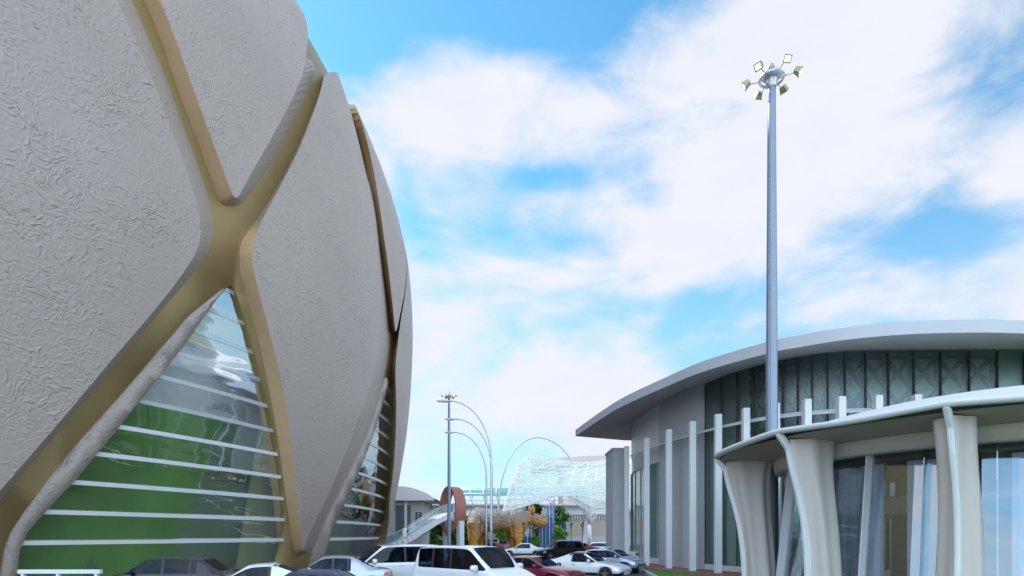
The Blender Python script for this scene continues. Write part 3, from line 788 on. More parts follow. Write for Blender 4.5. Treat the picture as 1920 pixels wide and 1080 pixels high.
# plinth
pl = MB(); P = offset(CV, 1.3); n = len(P)
pl.add([p+Vector((0, 0, 0.18)) for p in P]+[Vector((p.x, p.y, 0)) for p in P], [tuple(range(n))]+[(i, i+1, n+i+1, n+i) for i in range(n-1)])
hput(pl, 'plinth', M_PAVE, 'red paved plinth')
# split wall in zones by where it stands
iL = [i for i, p in enumerate(W) if pxof(p) < 1252 and p.x < AX and i < len(W)//2]
iend = max(iL)
ipier = [i for i in range(iend, len(W)//2) if pxof(W[i]) < 1318]
ip = max(ipier)+1
mb = MB(); wall_strip(W[:iend+1], 7.6, ZW, mb, 0, 0.3); hput(mb, 'upper_wall', M_WHITE, 'pale upper wall above the left glazing')
mb = MB(); wall_strip(W[:iend+1], 0.18, 0.6, mb, 0, 0.3); hput(mb, 'base_wall', M_LIGHTGREY)
mb = MB(); wall_strip(W[:iend+1], 0.6, 7.6, mb, 0, 0.05); hput(mb, 'glazing', M_GLASS_HALL, 'dark glazing left of the solid pier')
pr = MB(); wall_strip(offset(W[iend:ip+1], 0.5), 0.18, ZW, pr, 0, 1.4); hput(pr, 'pier', M_GREY, 'broad solid grey pier')
WG = W[ip:]
mb = MB(); wall_strip(WG, 0.5, ZW, mb, 0, 0.05); hput(mb, 'glazing', M_GLASS_HALL, 'long dark glazing under the roof')
mb = MB(); wall_strip(WG, 0.18, 0.5, mb, 0, 0.3); hput(mb, 'base_wall', M_LIGHTGREY)
for i in range(0, len(WG), 4):
    p = WG[i]; b = MB(); b.box(p.x-0.03, p.x+0.03, p.y-0.08, p.y+0.03, 0.5, 11.6); hput(b, 'mullion', M_DARK)
for i in range(0, iend, 3):
    p = W[i]; b = MB(); b.box(p.x-0.06, p.x+0.04, p.y-0.05, p.y+0.05, 0.6, 7.6); hput(b, 'mullion', M_GREY)
# roof trusses seen through the glazing
IN = offset(WG, -0.3)
tr = MB()
for i in range(0, len(IN)-8, 4):
    a, b = IN[i], IN[i+8]; m_ = IN[i+4]
    tr.bar(a+Vector((0, 0, 11.6)), a+Vector((0, 0, 0.3)), 0.16, 0.16)
    tr.bar(a+Vector((0, 0, 11.4)), b+Vector((0, 0, 8.2)), 0.22, 0.15); tr.bar(b+Vector((0, 0, 11.4)), a+Vector((0, 0, 8.2)), 0.22, 0.15)
    tr.bar(a+Vector((0, 0, 8.1)), b+Vector((0, 0, 8.1)), 0.2, 0.2)
    tr.bar(a+Vector((0, 0, 11.5)), b+Vector((0, 0, 11.5)), 0.3, 0.3)
hput(tr, 'roof_truss', M_DARK, 'dark crossed trusses behind the glazing')
mb = MB(); wall_strip(offset(W, -1.3), 0.2, 11.6, mb, 0, 0.2); hput(mb, 'inner_wall', M_TEAL)
# roof disc: fascia ring, sloping soffit, shallow dome on top
FC = [(1079, 806), (1129, 770), (1171, 744), (1245, 709), (1319, 677), (1435, 642), (1500, 628), (1590, 613), (1704, 602.5), (1837, 599)]
fp = [Vector((gx(px, 9.1*F/(HZ-py)), 9.1*F/(HZ-py), 0)) for px, py in FC]
fp = fp+[Vector((21.8, 24.9, 0)), Vector((AX, 24.95, 0))]
fp = fp+[Vector((2*AX-p.x, p.y, 0)) for p in reversed(fp[:-1])]
FR = catmull(fp, 6)
far = [Vector((2*AX-10.1, 53, 0)), Vector((AX+4, 54.5, 0)), Vector((AX-4, 54.5, 0)), Vector((10.1, 53, 0))]
ring = FR+far
n = len(ring); cen = Vector((AX, 46, 0))
rf = MB()
rings = [(1.0, 11.4), (0.9, 12.1), (0.6, 13.0), (0.3, 13.5), (0.0, 13.6)]
vs = []
for k, z in rings:
    for p in ring: q = cen+(p-cen)*k; vs.append((q.x, q.y, z))
fs = [(r*n+i, r*n+(i+1) % n, (r+1)*n+(i+1) % n, (r+1)*n+i) for r in range(len(rings)-1) for i in range(n)]
rf.add(vs, fs, 0, True); hput(rf, 'roof_cover', M_LIGHTGREY)
fa = MB(); fa.add([(p.x, p.y, 11.398) for p in ring]+[(p.x, p.y, 10.85) for p in ring], [(i, (i+1) % n, n+(i+1) % n, n+i) for i in range(n)], 0, True)
hput(fa, 'fascia', M_GREY, 'deep curved fascia of the roof disc')
so = MB(); vs = [(p.x, p.y, 10.848) for p in ring]+[tuple(cen+(p-cen)*0.78+Vector((0, 0, 11.72))) for p in ring]+[tuple(cen+(p-cen)*0.4+Vector((0, 0, 11.78))) for p in ring]
so.add(vs, [(i, (i+1) % n, n+(i+1) % n, n+i) for i in range(n)]+[(n+i, n+(i+1) % n, 2*n+(i+1) % n, 2*n+i) for i in range(n)], 0, True)
hput(so, 'soffit', M_SOFFIT, 'pale sloping underside of the roof')
# fins and louvres
norm_i = {}
tot = sm
for i, p in enumerate(tot):
    d = (tot[min(i+1, len(tot)-1)]-tot[max(i-1, 0)]).normalized()
    a = math.atan2(d.y, d.x)
    b = MB(); b.box(-0.17, 0.17, -0.17, 0.17, 0.18, ZC, 0, 0, (p.x, p.y, 0)); hput(b, 'fin', M_WHITE, None, bevel=0.01)
OUT = offset(catmull(tot, 4), 0.1)
lv = MB()
for k in range(5):
    q = offset(catmull(tot, 4), -0.3-k*0.27)
    for a, b in zip(q, q[1:]): lv.bar(a+Vector((0, 0, 8.3+0.09*k)), b+Vector((0, 0, 8.3+0.09*k)), 0.09, 0.05)
hput(lv, 'louvres', M_LIGHTGREY, 'pergola of pale slats joining the fins to the wall')
# end pier left of the hall
b = MB(); b.box(8.0, 9.2, 46.5, 50, 0, 9.05); b.box(7.92, 9.28, 46.42, 50.08, 9.052, 9.2)
hput(b, 'end_pier', M_GREY, 'grey square pier at the left end')

# ------------------------------------------------------------------ the pavilion in the right foreground
PC = Vector((16.0, 19.5, 0)); PR = 8.66
pav = empty('pavilion', tuple(PC), 0, 'round white pavilion with curved flaring concrete columns and a glass drum in the right foreground', 'pavilion')
def ringp(r, th, z): return Vector((r*math.sin(th), -r*math.cos(th), z))       # local; th 0 towards camera
def ang(px):
    b_ = math.atan((px-960)/F); c_ = math.atan2(PC.x, PC.y); D = PC.length; off_ = b_-c_
    perp = D*math.sin(off_); s_ = D*math.cos(off_)-math.sqrt(max(0, PR*PR-perp*perp))
    x, y = s_*math.sin(b_), s_*math.cos(b_); return math.atan2(x-PC.x, -(y-PC.y))
th1, th2, th3 = ang(1348), ang(1462), ang(1775)
th1 = max(th1, th2-R(36))
step = (th3-th2)
ths = [th2-R(37), th2, th3]+[th3+R(34)*k for k in range(1, 8)]
print('angles', [round(math.degrees(t), 1) for t in ths])
N_ = 120
def rimz(th):
    # rim sags a little between columns
    s = 0.0
    z = 5.35
    dd = min(abs((th-t+math.pi) % (2*math.pi)-math.pi) for t in ths)
    return z-0.10*math.sin(min(dd/R(17), 1)*math.pi/2)
rim = MB(); rows = []
for i in range(N_):
    th = 2*math.pi*i/N_; z = rimz(th)
    rows.append([ringp(PR+0.06, th, z-0.13), ringp(PR+0.13, th, z-0.06), ringp(PR+0.1, th, z+0.01), ringp(PR-0.15, th, z+0.05), ringp(PR-0.2, th, z-0.13)])
vs = [p for r in rows for p in r]
rim.add(vs, [(i*5+j, i*5+(j+1) % 5, ((i+1) % N_)*5+(j+1) % 5, ((i+1) % N_)*5+j) for i in range(N_) for j in range(5)], 0, True)
rim.build('roof_rim', M_WHITE, pav)
top = MB(); prof = [(PR-0.15, 0.05), (PR-1.4, 0.2), (PR-3.0, 0.72), (4.6, 0.98), (3.0, 1.15), (0.0, 1.25)]
vs = [ringp(r, 2*math.pi*i/N_, (rimz(2*math.pi*i/N_) if k < 2 else 5.3)+z) for k, (r, z) in enumerate(prof) for i in range(N_)]
top.add(vs, [(k*N_+i, k*N_+(i+1) % N_, (k+1)*N_+(i+1) % N_, (k+1)*N_+i) for k in range(len(prof)-1) for i in range(N_)], 0, True)
top.build('roof_membrane', M_WHITE, pav)
un = MB(); vs = [ringp(r, 2*math.pi*i/N_, z) for r, z in ((PR-0.1, 5.11), (6.7, 5.0)) for i in range(N_)]
un.add(vs, [(i, (i+1) % N_, N_+(i+1) % N_, N_+i) for i in range(N_)], 0, True)
un.build('brown_soffit', M_BROWN, pav)
un = MB(); vs = [ringp(r, 2*math.pi*i/N_, z) for r, z in ((6.7, 4.99), (6.65, 4.62), (6.1, 4.6), (6.0, 5.1)) for i in range(N_)]
un.add(vs, [(k*N_+i, k*N_+(i+1) % N_, (k+1)*N_+(i+1) % N_, (k+1)*N_+i) for k in range(3) for i in range(N_)], 0, True)
un.build('ring_beam', M_CREAM, pav)
# one flaring, leaning column, copied round the ring
def make_col(th):
    # sections up the column; local axes: radial out (r), tangential (t)
    sec = [(0.0, -0.92, 0.60, 0.74), (0.9, -0.90, 0.60, 0.72), (1.8, -0.84, 0.60, 0.66), (2.7, -0.72, 0.62, 0.60), (3.5, -0.54, 0.68, 0.56), (4.2, -0.34, 0.78, 0.54), (4.75, -0.24, 0.88, 0.56), (5.06, -0.2, 0.94, 0.58)]
    mb_ = MB(); vs = []
    n_ = 24
    for k, (z, ro, lr, lt) in enumerate(sec):
        # a folded cross-section: rounded outer nose, creased sides
        base = PR-0.08+ro*1.0
        for j in range(n_):
            a = 2*math.pi*j/n_
            cr = 1-0.26*abs(math.sin(3*a+0.4*math.sin(z)))
            r_ = base-lr*0.9+lr*math.cos(a)*cr+0.0; t_ = lt*math.sin(a)*cr
            twist = 0.10*math.sin(z*0.6)
            q = ringp(r_, th+(t_+twist)/PR, z); vs.append(q)
    mb_.add(vs, [(k*n_+j, k*n_+(j+1) % n_, (k+1)*n_+(j+1) % n_, (k+1)*n_+j) for k in range(len(sec)-1) for j in range(n_)], 0, False)
    o = mb_.build('column', M_CREAM, pav)
    md = o.modifiers.new('s', 'SUBSURF'); md.levels = md.render_levels = 2
    # slim white outer edge strip that runs into the rim
    e = MB(); pts_ = []
    for k, (z, ro, lr, lt) in enumerate(sec):
        pts_.append((z, PR-0.08+ro+0.04))
    pts_[-1] = (5.2, PR+0.06)
    vs = []
    for z, r_ in pts_:
        tw = 0.10*math.sin(z*0.6)/PR
        for dr, dt in ((0.08, -0.07), (0.08, 0.07), (-0.16, 0.09), (-0.16, -0.09)): vs.append(ringp(r_+dr, th+tw+dt/PR, z))
    m_ = len(pts_)
    e.add(vs, [(k*4+j, k*4+(j+1) % 4, k*4+4+(j+1) % 4, k*4+4+j) for k in range(m_-1) for j in range(4)]+[(m_*4-4, m_*4-3, m_*4-2, m_*4-1)])
    eo = e.build('edge_strip', M_WHITE, o, smooth=False); md = eo.modifiers.new('b', 'BEVEL'); md.width = 0.04; md.segments = 2
    # cap under the rim
    return o
for th in ths: make_col(th)
# glass drum
GB, GT = 6.45, 6.0
nf = 26
gl = MB(); k = 52
vs = [ringp(GB, 2*math.pi*i/k, 0.12) for i in range(k)]+[ringp(GT, 2*math.pi*i/k, 4.6) for i in range(k)]
gl.add(vs, [(i, (i+1) % k, k+(i+1) % k, k+i) for i in range(k)])
drum = gl.build('glass_drum', M_GLASS_PAV, pav)
for i in range(nf):
    th = 2*math.pi*i/nf+0.05; f_ = MB()
    f_.bar(ringp(GB+0.08, th, 0.12), ringp(GT+0.08, th, 4.72), 0.03, 0.34, up=ringp(1, th, 0))
    f_.build('glass_fin', M_GLASS_CLEAR if i % 3 else M_LIGHTGREY, drum)
# interior: floor, mezzanine band, core and white posts
b = MB(); b.lathe([(0, 0.125), (7.6, 0.125), (7.6, 0.0)], (0, 0, 0), 52, smooth=False); b.build('floor_slab', M_KERB, pav)
b = MB(); b.lathe([(4.4, 3.0), (4.4, 3.55), (0, 3.55), (0, 3.0), (4.4, 3.0)], (0.6, 0.8, 0), 28, smooth=False); b.build('mezzanine', M_GREY, pav)
b = MB(); b.box(-0.5, 5.5, -1.0, 4.5, 0.13, 2.99); b.build('core', mat('core_slate', (0.28, 0.33, 0.42), 0.4), pav, bevel=0.02)
b = MB(); b.box(-0.4, 5.4, -0.9, 4.4, 3.56, 4.5); b.build('upper_core', M_LIGHTGREY, pav)
b = MB(); b.lathe([(0.9, 0.13), (0.9, 3.0)], (0.2, -2.4, 0), 24); b.build('display_cylinder', mat('pale_blue', (0.35, 0.5, 0.6), 0.4), pav)
for k in range(9):  # pale hanging panels, added to lighten the view into the drum
    a0 = -2.3+k*0.42; b = MB(); vs = []
    for i in range(13):
        a = a0+0.3*i/12; r_ = 5.5+0.05*math.sin(i*2.1)
        vs += [ringp(r_, a, 0.13), ringp(r_, a, 4.4), ringp(r_-0.04, a, 4.4), ringp(r_-0.04, a, 0.13)]
    b.add(vs, [(i*4+j, i*4+(j+1) % 4, i*4+4+(j+1) % 4, i*4+4+j) for i in range(12) for j in range(4)]+[(0, 1, 2, 3), (51, 50, 49, 48)])
    b.build('added_pale_panel', mat('added_pale', (0.55, 0.62, 0.72), 0.7, alpha=0.8), pav)
for q in ((-1.3, -3.0), (2.0, -3.6), (-3.0, -0.6), (-3.2, 2.6)):
    b = MB(); b.box(q[0]-0.13, q[0]+0.13, q[1]-0.13, q[1]+0.13, 0.13, 2.99); b.build('post', M_WHITE, pav)

# ------------------------------------------------------------------ floodlight masts
def make_mast(loc, label):
    t = empty('floodlight_mast', loc, 0, label, 'light mast', 'high floodlight masts')
    HT = 20.8
    b = MB(); b.lathe([(0.42, 0), (0.42, 0.06), (0.29, 0.06), (0.28, 0.3), (0.155, HT), (0, HT)], (0, 0, 0), 12, smooth=False); b.build('pole', M_MAST, t)
    b = MB(); b.lathe([(0.17, 20.6), (0.24, 20.8), (0.26, 21.02), (0.4, 21.06), (0.4, 21.12), (0, 21.14)], (0, 0, 0), 16); b.build('head_frame', M_STEEL, t)
    b = MB(); k = 28; b.tube([(0.46*math.cos(2*math.pi*i/k), 0.46*math.sin(2*math.pi*i/k), 20.95) for i in range(k+1)], 0.05, 6, cap=False)
    for i in range(6): a = math.pi/3*i+0.82; b.tube([(0.2*math.cos(a), 0.2*math.sin(a), 20.95), (0.46*math.cos(a), 0.46*math.sin(a), 20.95)], 0.025, 6)
    b.build('lamp_ring', M_STEEL, t)
    for i in range(6):
        a = math.pi/3*i+0.67; c, s = math.cos(a), math.sin(a)
        b = MB(); b.tube([(0.46*c, 0.46*s, 20.95), (0.86*c, 0.86*s, 20.97)], 0.022, 6); arm = b.build('lamp_arm', M_STEEL, t)
        # floodlight: box casing tilted outwards and down, glowing lens on its lower outer face
        ctr = Vector((0.97*c, 0.97*s, 21.0)); out = Vector((c*0.8, s*0.8, -0.6)).normalized(); sd = Vector((-s, c, 0)); up = out.cross(sd)
        def bx(d0, d1, w, h, mb_, w2=None):
            w2 = w2 or w
            vs = [ctr+out*d+sd*(ww*i_)+up*(h*(ww/w)*j_) for d, ww in ((d0, w2), (d1, w)) for i_, j_ in ((-1, -1), (1, -1), (1, 1), (-1, 1))]
            mb_.add(vs, [(0, 1, 2, 3), (7, 6, 5, 4), (0, 4, 5, 1), (1, 5, 6, 2), (2, 6, 7, 3), (3, 7, 4, 0)])
        b = MB(); bx(-0.14, 0.09, 0.14, 0.12, b, 0.10); bx(0.09, 0.12, 0.16, 0.135, b); cs = b.build('floodlight', M_LAMPBODY, t)
        b = MB(); bx(0.1205, 0.13, 0.115, 0.09, b); b.build('lens', M_LAMPLENS, cs)
    b = MB(); b.tube([(0, 0, 21.1), (0, 0, 21.45)], 0.02, 6); b.lathe([(0, 21.43), (0.12, 21.43), (0.12, 21.46), (0, 21.46)], (0, 0, 0), 10)
    w = b.build('beacon_stem', M_STEEL, t)
    b = MB(); b.lathe([(0, 21.47), (0.06, 21.48), (0.06, 21.56), (0, 21.6)], (0, 0, 0), 10); b.build('beacon', M_RED, w)
    return t
mast = make_mast((gx(1447, 24), 24, 0), 'tall grey floodlight mast with six lamps standing in front of the round hall')
m2 = copy_tree(mast); m2.location = (gx(842, 79), 79, 0); m2.rotation_euler.z = 0.4
tag(m2, 'distant grey floodlight mast between the arena and the curved street lamps')

# ------------------------------------------------------------------ curved street lamps
def make_lamp():
    t = empty('street_lamp', (0, 0, 0), 0, 'x', 'street lamp', 'curved-arm street lamps')
    pts_ = [(0, 0, 0), (0, 0, 3), (0, 0, 6.6)]
    for k in range(1, 15):
        a = math.pi/2*k/14; pts_.append((-2.35*(1-math.cos(a)), 0, 6.6+3.35*math.sin(a)))
    rad = [0.085, 0.075, 0.062]+[0.055-0.018*k/14 for k in range(1, 15)]
    b = MB(); b.tube(pts_, rad, 10); b.build('pole', M_STEEL, t)
    b = MB(); b.lathe([(0.2, 0), (0.2, 0.04), (0.11, 0.05), (0.11, 0.5), (0.08, 0.55)], (0, 0, 0), 12); b.build('base', M_STEEL, t)
    b = MB(); prof = [(-2.3, 0.04, 0.04), (-2.42, 0.09, 0.055), (-2.65, 0.13, 0.07), (-2.95, 0.12, 0.06), (-3.1, 0.06, 0.03)]
    vs = []
    for x, w, h in prof:
        for j in range(10): a = 2*math.pi*j/10; vs.append((x, w*math.cos(a), 9.95+h*math.sin(a)*(1.0 if math.sin(a) > 0 else 0.6)))
    b.add(vs, [(i*10+j, i*10+(j+1) % 10, (i+1)*10+(j+1) % 10, (i+1)*10+j) for i in range(4) for j in range(10)], 0, True)
    b.add(vs[:10], [tuple(range(10))]); b.add(vs[-10:], [tuple(range(10))])
    hd = b.build('lamp_head', M_STEEL, t)
    b = MB(); b.box(-2.98, -2.5, -0.08, 0.08, 9.88, 9.9); b.build('lens', mat('lamp_lens', (0.8, 0.8, 0.78), 0.3), hd)
    return t
l0 = make_lamp()
for i, (px, py, lb) in enumerate(((921, 752, 'tallest looking of the three curved-arm street lamps, its head level with the floodlights'), (922, 786, 'middle of the three curved-arm street lamps, its pole behind the tallest'), (912, 811, 'lowest looking of the three curved-arm street lamps, left of the other poles'))):
    d = 7.65*F/(HZ-py); o = l0 if i == 0 else copy_tree(l0); o.location = (gx(px, d), d, 0); o['label'] = lb

# ------------------------------------------------------------------ plants
def foliage(mb, c, rad, n, size, seed, mi=0):
    rnd = random.Random(seed); c = Vector(c)
    cl = [Vector((rnd.gauss(0, 1), rnd.gauss(0, 1), rnd.gauss(0, 1))).normalized()*rnd.uniform(0.35, 0.9) for _ in range(16)]
    for _ in range(n):
        k = rnd.choice(cl); p = k+Vector((rnd.gauss(0, 0.2), rnd.gauss(0, 0.2), rnd.gauss(0, 0.2)))
        p = c+Vector((p.x*rad[0], p.y*rad[1], p.z*rad[2]))
        a = Vector((rnd.gauss(0, 1), rnd.gauss(0, 1), rnd.gauss(0, 1))).normalized(); b = a.cross(Vector((rnd.gauss(0, 1), rnd.gauss(0, 1), 1))).normalized()
        s = size*rnd.uniform(0.6, 1.4)
        mb.add([p-a*s, p+b*s*0.5, p+a*s, p-b*s*0.5], [(0, 1, 2, 3)], mi)
def tree(name, px, d, ground_trunk, cz, rad, n, size, m, seed, label, group=None, cat='tree'):
    x = gx(px, d); t = empty(name, (x, d, 0), 0, label, cat, group)
    b = MB(); top = cz
    if ground_trunk > 0:
        b.tube([(0, 0, 0), (0.05, 0, top*0.4), (0, 0.05, top*0.8)], [ground_trunk, ground_trunk*0.8, ground_trunk*0.5], 8)
        for k in range(5):
            a = k*1.25; b.tube([(0, 0, top*0.6), (rad[0]*0.5*math.cos(a), rad[1]*0.5*math.sin(a), top+rad[2]*0.2)], [ground_trunk*0.5, ground_trunk*0.15], 6)
    else:
        b.tube([(0, 0, 0), (0, 0, cz)], 0.06, 6)
    b.build('trunk', M_BARK, t)
    f = MB(); foliage(f, (0, 0, cz), rad, n, size, seed); f.build('crown', m, t, recalc=False)
    return t
tree('shrub', 939, 92, 0, zz(1003, 92), (1.2, 1.1, 1.15), 1500, 0.15, M_LEAF2, 1, 'round bright green bush under the belly of the rhinoceros', 'clipped bushes', 'shrub')
tree('shrub', 1003, 92, 0, zz(1012, 92), (0.8, 0.75, 0.85), 900, 0.13, M_LEAF2, 2, 'small round bush below the head of the rhinoceros', 'clipped bushes', 'shrub')
tree('shrub', 1049, 92, 0, zz(1002, 92), (1.2, 1.1, 1.2), 1500, 0.15, M_LEAF2, 3, 'round bush below the tree right of the blue slat tower', 'clipped bushes', 'shrub')
tree('tree', 1049, 99, 0.2, zz(966, 99), (1.6, 1.5, 1.8), 1600, 0.22, M_LEAF1, 4, 'dark green tree right of the blue slat tower', 'park trees')
tree('tree', 1000, 108, 0.2, zz(955, 108), (1.6, 1.5, 1.6), 900, 0.26, M_LEAF3, 5, 'tree behind the ears of the rhinoceros', 'park trees')
tree('tree', 812, 104, 0.2, zz(990, 104), (2.6, 2.4, 3.0), 1800, 0.34, M_LEAF1, 6, 'tree behind the staircase, left of the copper ring', 'park trees')
tree('tree', 872, 104, 0.2, zz(990, 104), (1.8, 2.4, 3.2), 1400, 0.34, M_LEAF2, 7, 'slim tree between the copper ring and the rhinoceros', 'park trees')
tree('tree', 853, 106, 0.2, zz(1000, 106), (2.0, 2.0, 2.4), 1000, 0.34, M_LEAF3, 8, 'dark tree seen through the foot of the copper ring', 'park trees')
tree('tree', 792, 112, 0.2, zz(952, 112), (1.8, 1.8, 1.6), 500, 0.5, M_LEAF1, 9, 'small tree top right of the white vaulted house', 'park trees')
tree('tree', 1018, 112, 0.2, zz(992, 112), (2.0, 1.8, 3.0), 1200, 0.26, M_LEAF3, 10, 'dark tree behind the head of the rhinoceros', 'park trees')
hd = MB()
rnd = random.Random(5)
for k in range(3600):
    px = rnd.uniform(800, 1060); d = 97+rnd.uniform(-0.6, 0.6); p = Vector((gx(px, d), d, rnd.uniform(0, 1.5)))
    a = Vector((rnd.gauss(0, 1), rnd.gauss(0, 1), rnd.gauss(0, 1))).normalized(); b_ = a.cross(Vector((0.3, 1, 0.2))).normalized(); s = 0.22
    hd.add([p-a*s, p+b_*s*0.6, p+a*s, p-b_*s*0.6], [(0, 1, 2, 3)])
o = hd.build('hedge', M_LEAF1, recalc=False); tag(o, 'long low green hedge behind the rhinoceros legs', 'hedge')

# ------------------------------------------------------------------ lantern posts
def lantern():
    t = empty('lantern_post', (0, 0, 0), 0, 'x', 'lamp post', 'black lantern posts')
    b = MB(); b.lathe([(0.2, 0), (0.18, 0.3), (0.09, 0.45), (0.06, 0.6), (0.05, 3.3), (0.1, 3.35), (0.05, 3.4)], (0, 0, 0), 10); b.build('post', M_BLACK, t)
    b = MB(); b.lathe([(0.07, 3.4), (0.13, 3.45), (0.22, 3.95), (0.24, 3.97)], (0, 0, 0), 6, smooth=False); b.build('glass_housing', mat('lantern_glass', (0.35, 0.37, 0.38), 0.2, 0.2), t)
    b = MB(); b.lathe([(0.3, 3.96), (0.28, 4.0), (0.12, 4.2), (0.04, 4.25), (0.05, 4.32), (0, 4.38)], (0, 0, 0), 8)
    for k in range(6):
        a = math.pi/3*k; b.bar((0.13*math.cos(a), 0.13*math.sin(a), 3.42), (0.23*math.cos(a), 0.23*math.sin(a), 3.97), 0.03, 0.03)
    b.build('cap', M_BLACK, t); return t
l0 = lantern()
for i, (px, lb) in enumerate(((835, 'black lantern post in front of the copper ring'), (900, 'black lantern post at the rear flank of the rhinoceros'), (914, 'black lantern post right of the rear flank one'), (982, 'black lantern post before the front leg of the rhinoceros'),
                              (993, 'black lantern post below the cheek of the rhinoceros'), (1039, 'black lantern post left of the round bush beside the blue slats'), (1071, 'black lantern post left of the white tree-like support'), (1092, 'black lantern post beside the white tree-like support'), (1143, 'black lantern post nearest the hall'))):
    d = 4.38-H; py = 977 if px != 835 else 985
    d = d*F/(HZ-py); o = l0 if i == 0 else copy_tree(l0); o.location = (gx(px, d), d, 0); o['label'] = lb

# ------------------------------------------------------------------ the rhinoceros statue
def rhino():
    d = 93.0; s = 150/F*d/13.0                  # overall length about 12.7 m
    x0 = gx(953, d)
    t = empty('rhinoceros_statue', (x0, d, 0), 0, 'giant rhinoceros statue with a grey back and warm uplight painted on its underside, facing right', 'statue')
    bm = bmesh.new()
    def P(px, py, y=0): q = at(px, py, d); return Vector((q.x-x0, y, q.z))
    def ell(px, py, y, rx, ry, rz, tilt=0):
        k = F/d; m = Matrix.Translation(P(px, py, y)) @ Matrix.Rotation(R(tilt), 4, 'Y') @ Matrix.Diagonal((rx/k, ry, rz/k, 1))
        bmesh.ops.create_icosphere(bm, subdivisions=3, radius=1, matrix=m)
    def limb(pts_):
        for (ax, ay, y, ar), (bx_, by, yb, br) in zip(pts_, pts_[1:]):
            for k in range(7):
                u = k/7; r_ = (ar+(br-ar)*u); ell(ax+(bx_-ax)*u, ay+(by-ay)*u, y+(yb-y)*u, r_, r_/(F/d), r_)
    # trunk
    ell(903, 977, 0, 25, 2.35, 25); ell(925, 977, 0, 30, 2.5, 23); ell(950, 978, 0, 30, 2.45, 22); ell(968, 979, 0, 24, 2.2, 24); ell(900, 962, 0, 15, 1.3, 11, 20)
    ell(980, 968, 0, 15, 1.5, 15); ell(892, 985, 0, 13, 1.9, 22)
    ell(988, 972, 0, 14, 1.35, 15, 10)
    # head pointing right, slightly raised muzzle
    ell(1000, 975, 0, 13, 1.05, 13, 8); ell(1010, 977, 0, 12, 0.9, 11, 5); ell(1019, 979, 0, 9, 0.8, 8.5); ell(1023, 974, 0, 5, 0.6, 5)
    # legs
    for y in (-1.35, 1.35):
        o_ = 0 if y < 0 else 9
        limb([(893+o_, 985, y*0.8, 17), (890+o_, 1004, y, 12), (887+o_, 1016, y, 8.5), (889+o_, 1029, y, 8.8)])
        limb([(969-o_*0.9, 985, y*0.8, 15), (968-o_, 1004, y, 11), (971-o_, 1018, y, 8), (973-o_, 1029, y, 8.8)])
    me = bpy.data.meshes.new('body'); bm.to_mesh(me); bm.free()
    o = bpy.data.objects.new('body', me); link(o, t)
    md = o.modifiers.new('r', 'REMESH'); md.mode = 'VOXEL'; md.voxel_size = 0.12
    md = o.modifiers.new('s', 'SMOOTH'); md.iterations = 8; md.factor = 0.6
    bake(o)
    nrm = [v.normal.copy() for v in o.data.vertices]
    for v in o.data.vertices:          # skin folds and wrinkles
        q = v.co; n1 = noise.noise(Vector((q.x*1.1, q.y*0.8, q.z*0.5)))
        f = 0
        for fx_, fz_, sl in ((-4.3, 4.5, 0.55), (2.0, 4.0, -0.35), (3.55, 5.0, 0.25), (0.5, 4, 0.1)):
            dd = q.x-(fx_+(q.z-fz_)*sl*-1); f -= 0.22*math.exp(-(dd/0.22)**2)
        v.co = q+nrm[v.index]*(n1*0.10+f+0.05*noise.noise(q*3.0))
    m, tt, b = nt('rhino_skin_uplit'); N, L = tt.nodes, tt.links
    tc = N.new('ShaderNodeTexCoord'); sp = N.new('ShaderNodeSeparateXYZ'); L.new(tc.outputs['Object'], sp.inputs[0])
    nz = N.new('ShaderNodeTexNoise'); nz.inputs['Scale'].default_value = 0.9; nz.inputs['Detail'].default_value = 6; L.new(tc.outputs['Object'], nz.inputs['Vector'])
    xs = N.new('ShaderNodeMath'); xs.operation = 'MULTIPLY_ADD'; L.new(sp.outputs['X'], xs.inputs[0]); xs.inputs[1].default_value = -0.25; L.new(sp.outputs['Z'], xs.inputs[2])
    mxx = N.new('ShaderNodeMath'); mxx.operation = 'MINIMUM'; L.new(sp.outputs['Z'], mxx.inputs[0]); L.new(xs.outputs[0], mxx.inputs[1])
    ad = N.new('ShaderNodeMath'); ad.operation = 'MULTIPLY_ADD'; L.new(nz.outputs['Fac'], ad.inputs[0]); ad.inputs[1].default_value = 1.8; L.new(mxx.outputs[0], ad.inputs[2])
    cr = N.new('ShaderNodeValToRGB'); e = cr.color_ramp.elements; e[0].position = 0.30; e[0].color = (0.62, 0.28, 0.05, 1); e[1].position = 0.62; e[1].color = (0.27, 0.24, 0.24, 1)  # glow of warm uplights painted into the lower colour, grey above
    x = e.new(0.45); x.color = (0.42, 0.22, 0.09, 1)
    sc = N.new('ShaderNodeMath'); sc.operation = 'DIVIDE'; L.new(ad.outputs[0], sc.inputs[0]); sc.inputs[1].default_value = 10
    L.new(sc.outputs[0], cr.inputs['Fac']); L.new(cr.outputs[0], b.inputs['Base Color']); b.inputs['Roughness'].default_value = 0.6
    w = N.new('ShaderNodeTexNoise'); w.inputs['Scale'].default_value = 3; w.inputs['Detail'].default_value = 8; L.new(tc.outputs['Object'], w.inputs['Vector'])
    bp = N.new('ShaderNodeBump'); bp.inputs['Strength'].default_value = 0.9; bp.inputs['Distance'].default_value = 0.3; L.new(w.outputs['Fac'], bp.inputs['Height']); L.new(bp.outputs[0], b.inputs['Normal'])
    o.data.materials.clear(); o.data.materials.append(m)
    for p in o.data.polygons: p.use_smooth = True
    # horn, ears, tail, eye; ears and tail carry the painted uplight too
    b = MB(); b.tube([P(1018, 972), P(1019, 965), P(1019.5, 958), P(1018.5, 951)], [0.5, 0.36, 0.2, 0.03], 10); b.build('horn', mat('horn', (0.35, 0.3, 0.27), 0.6), t)
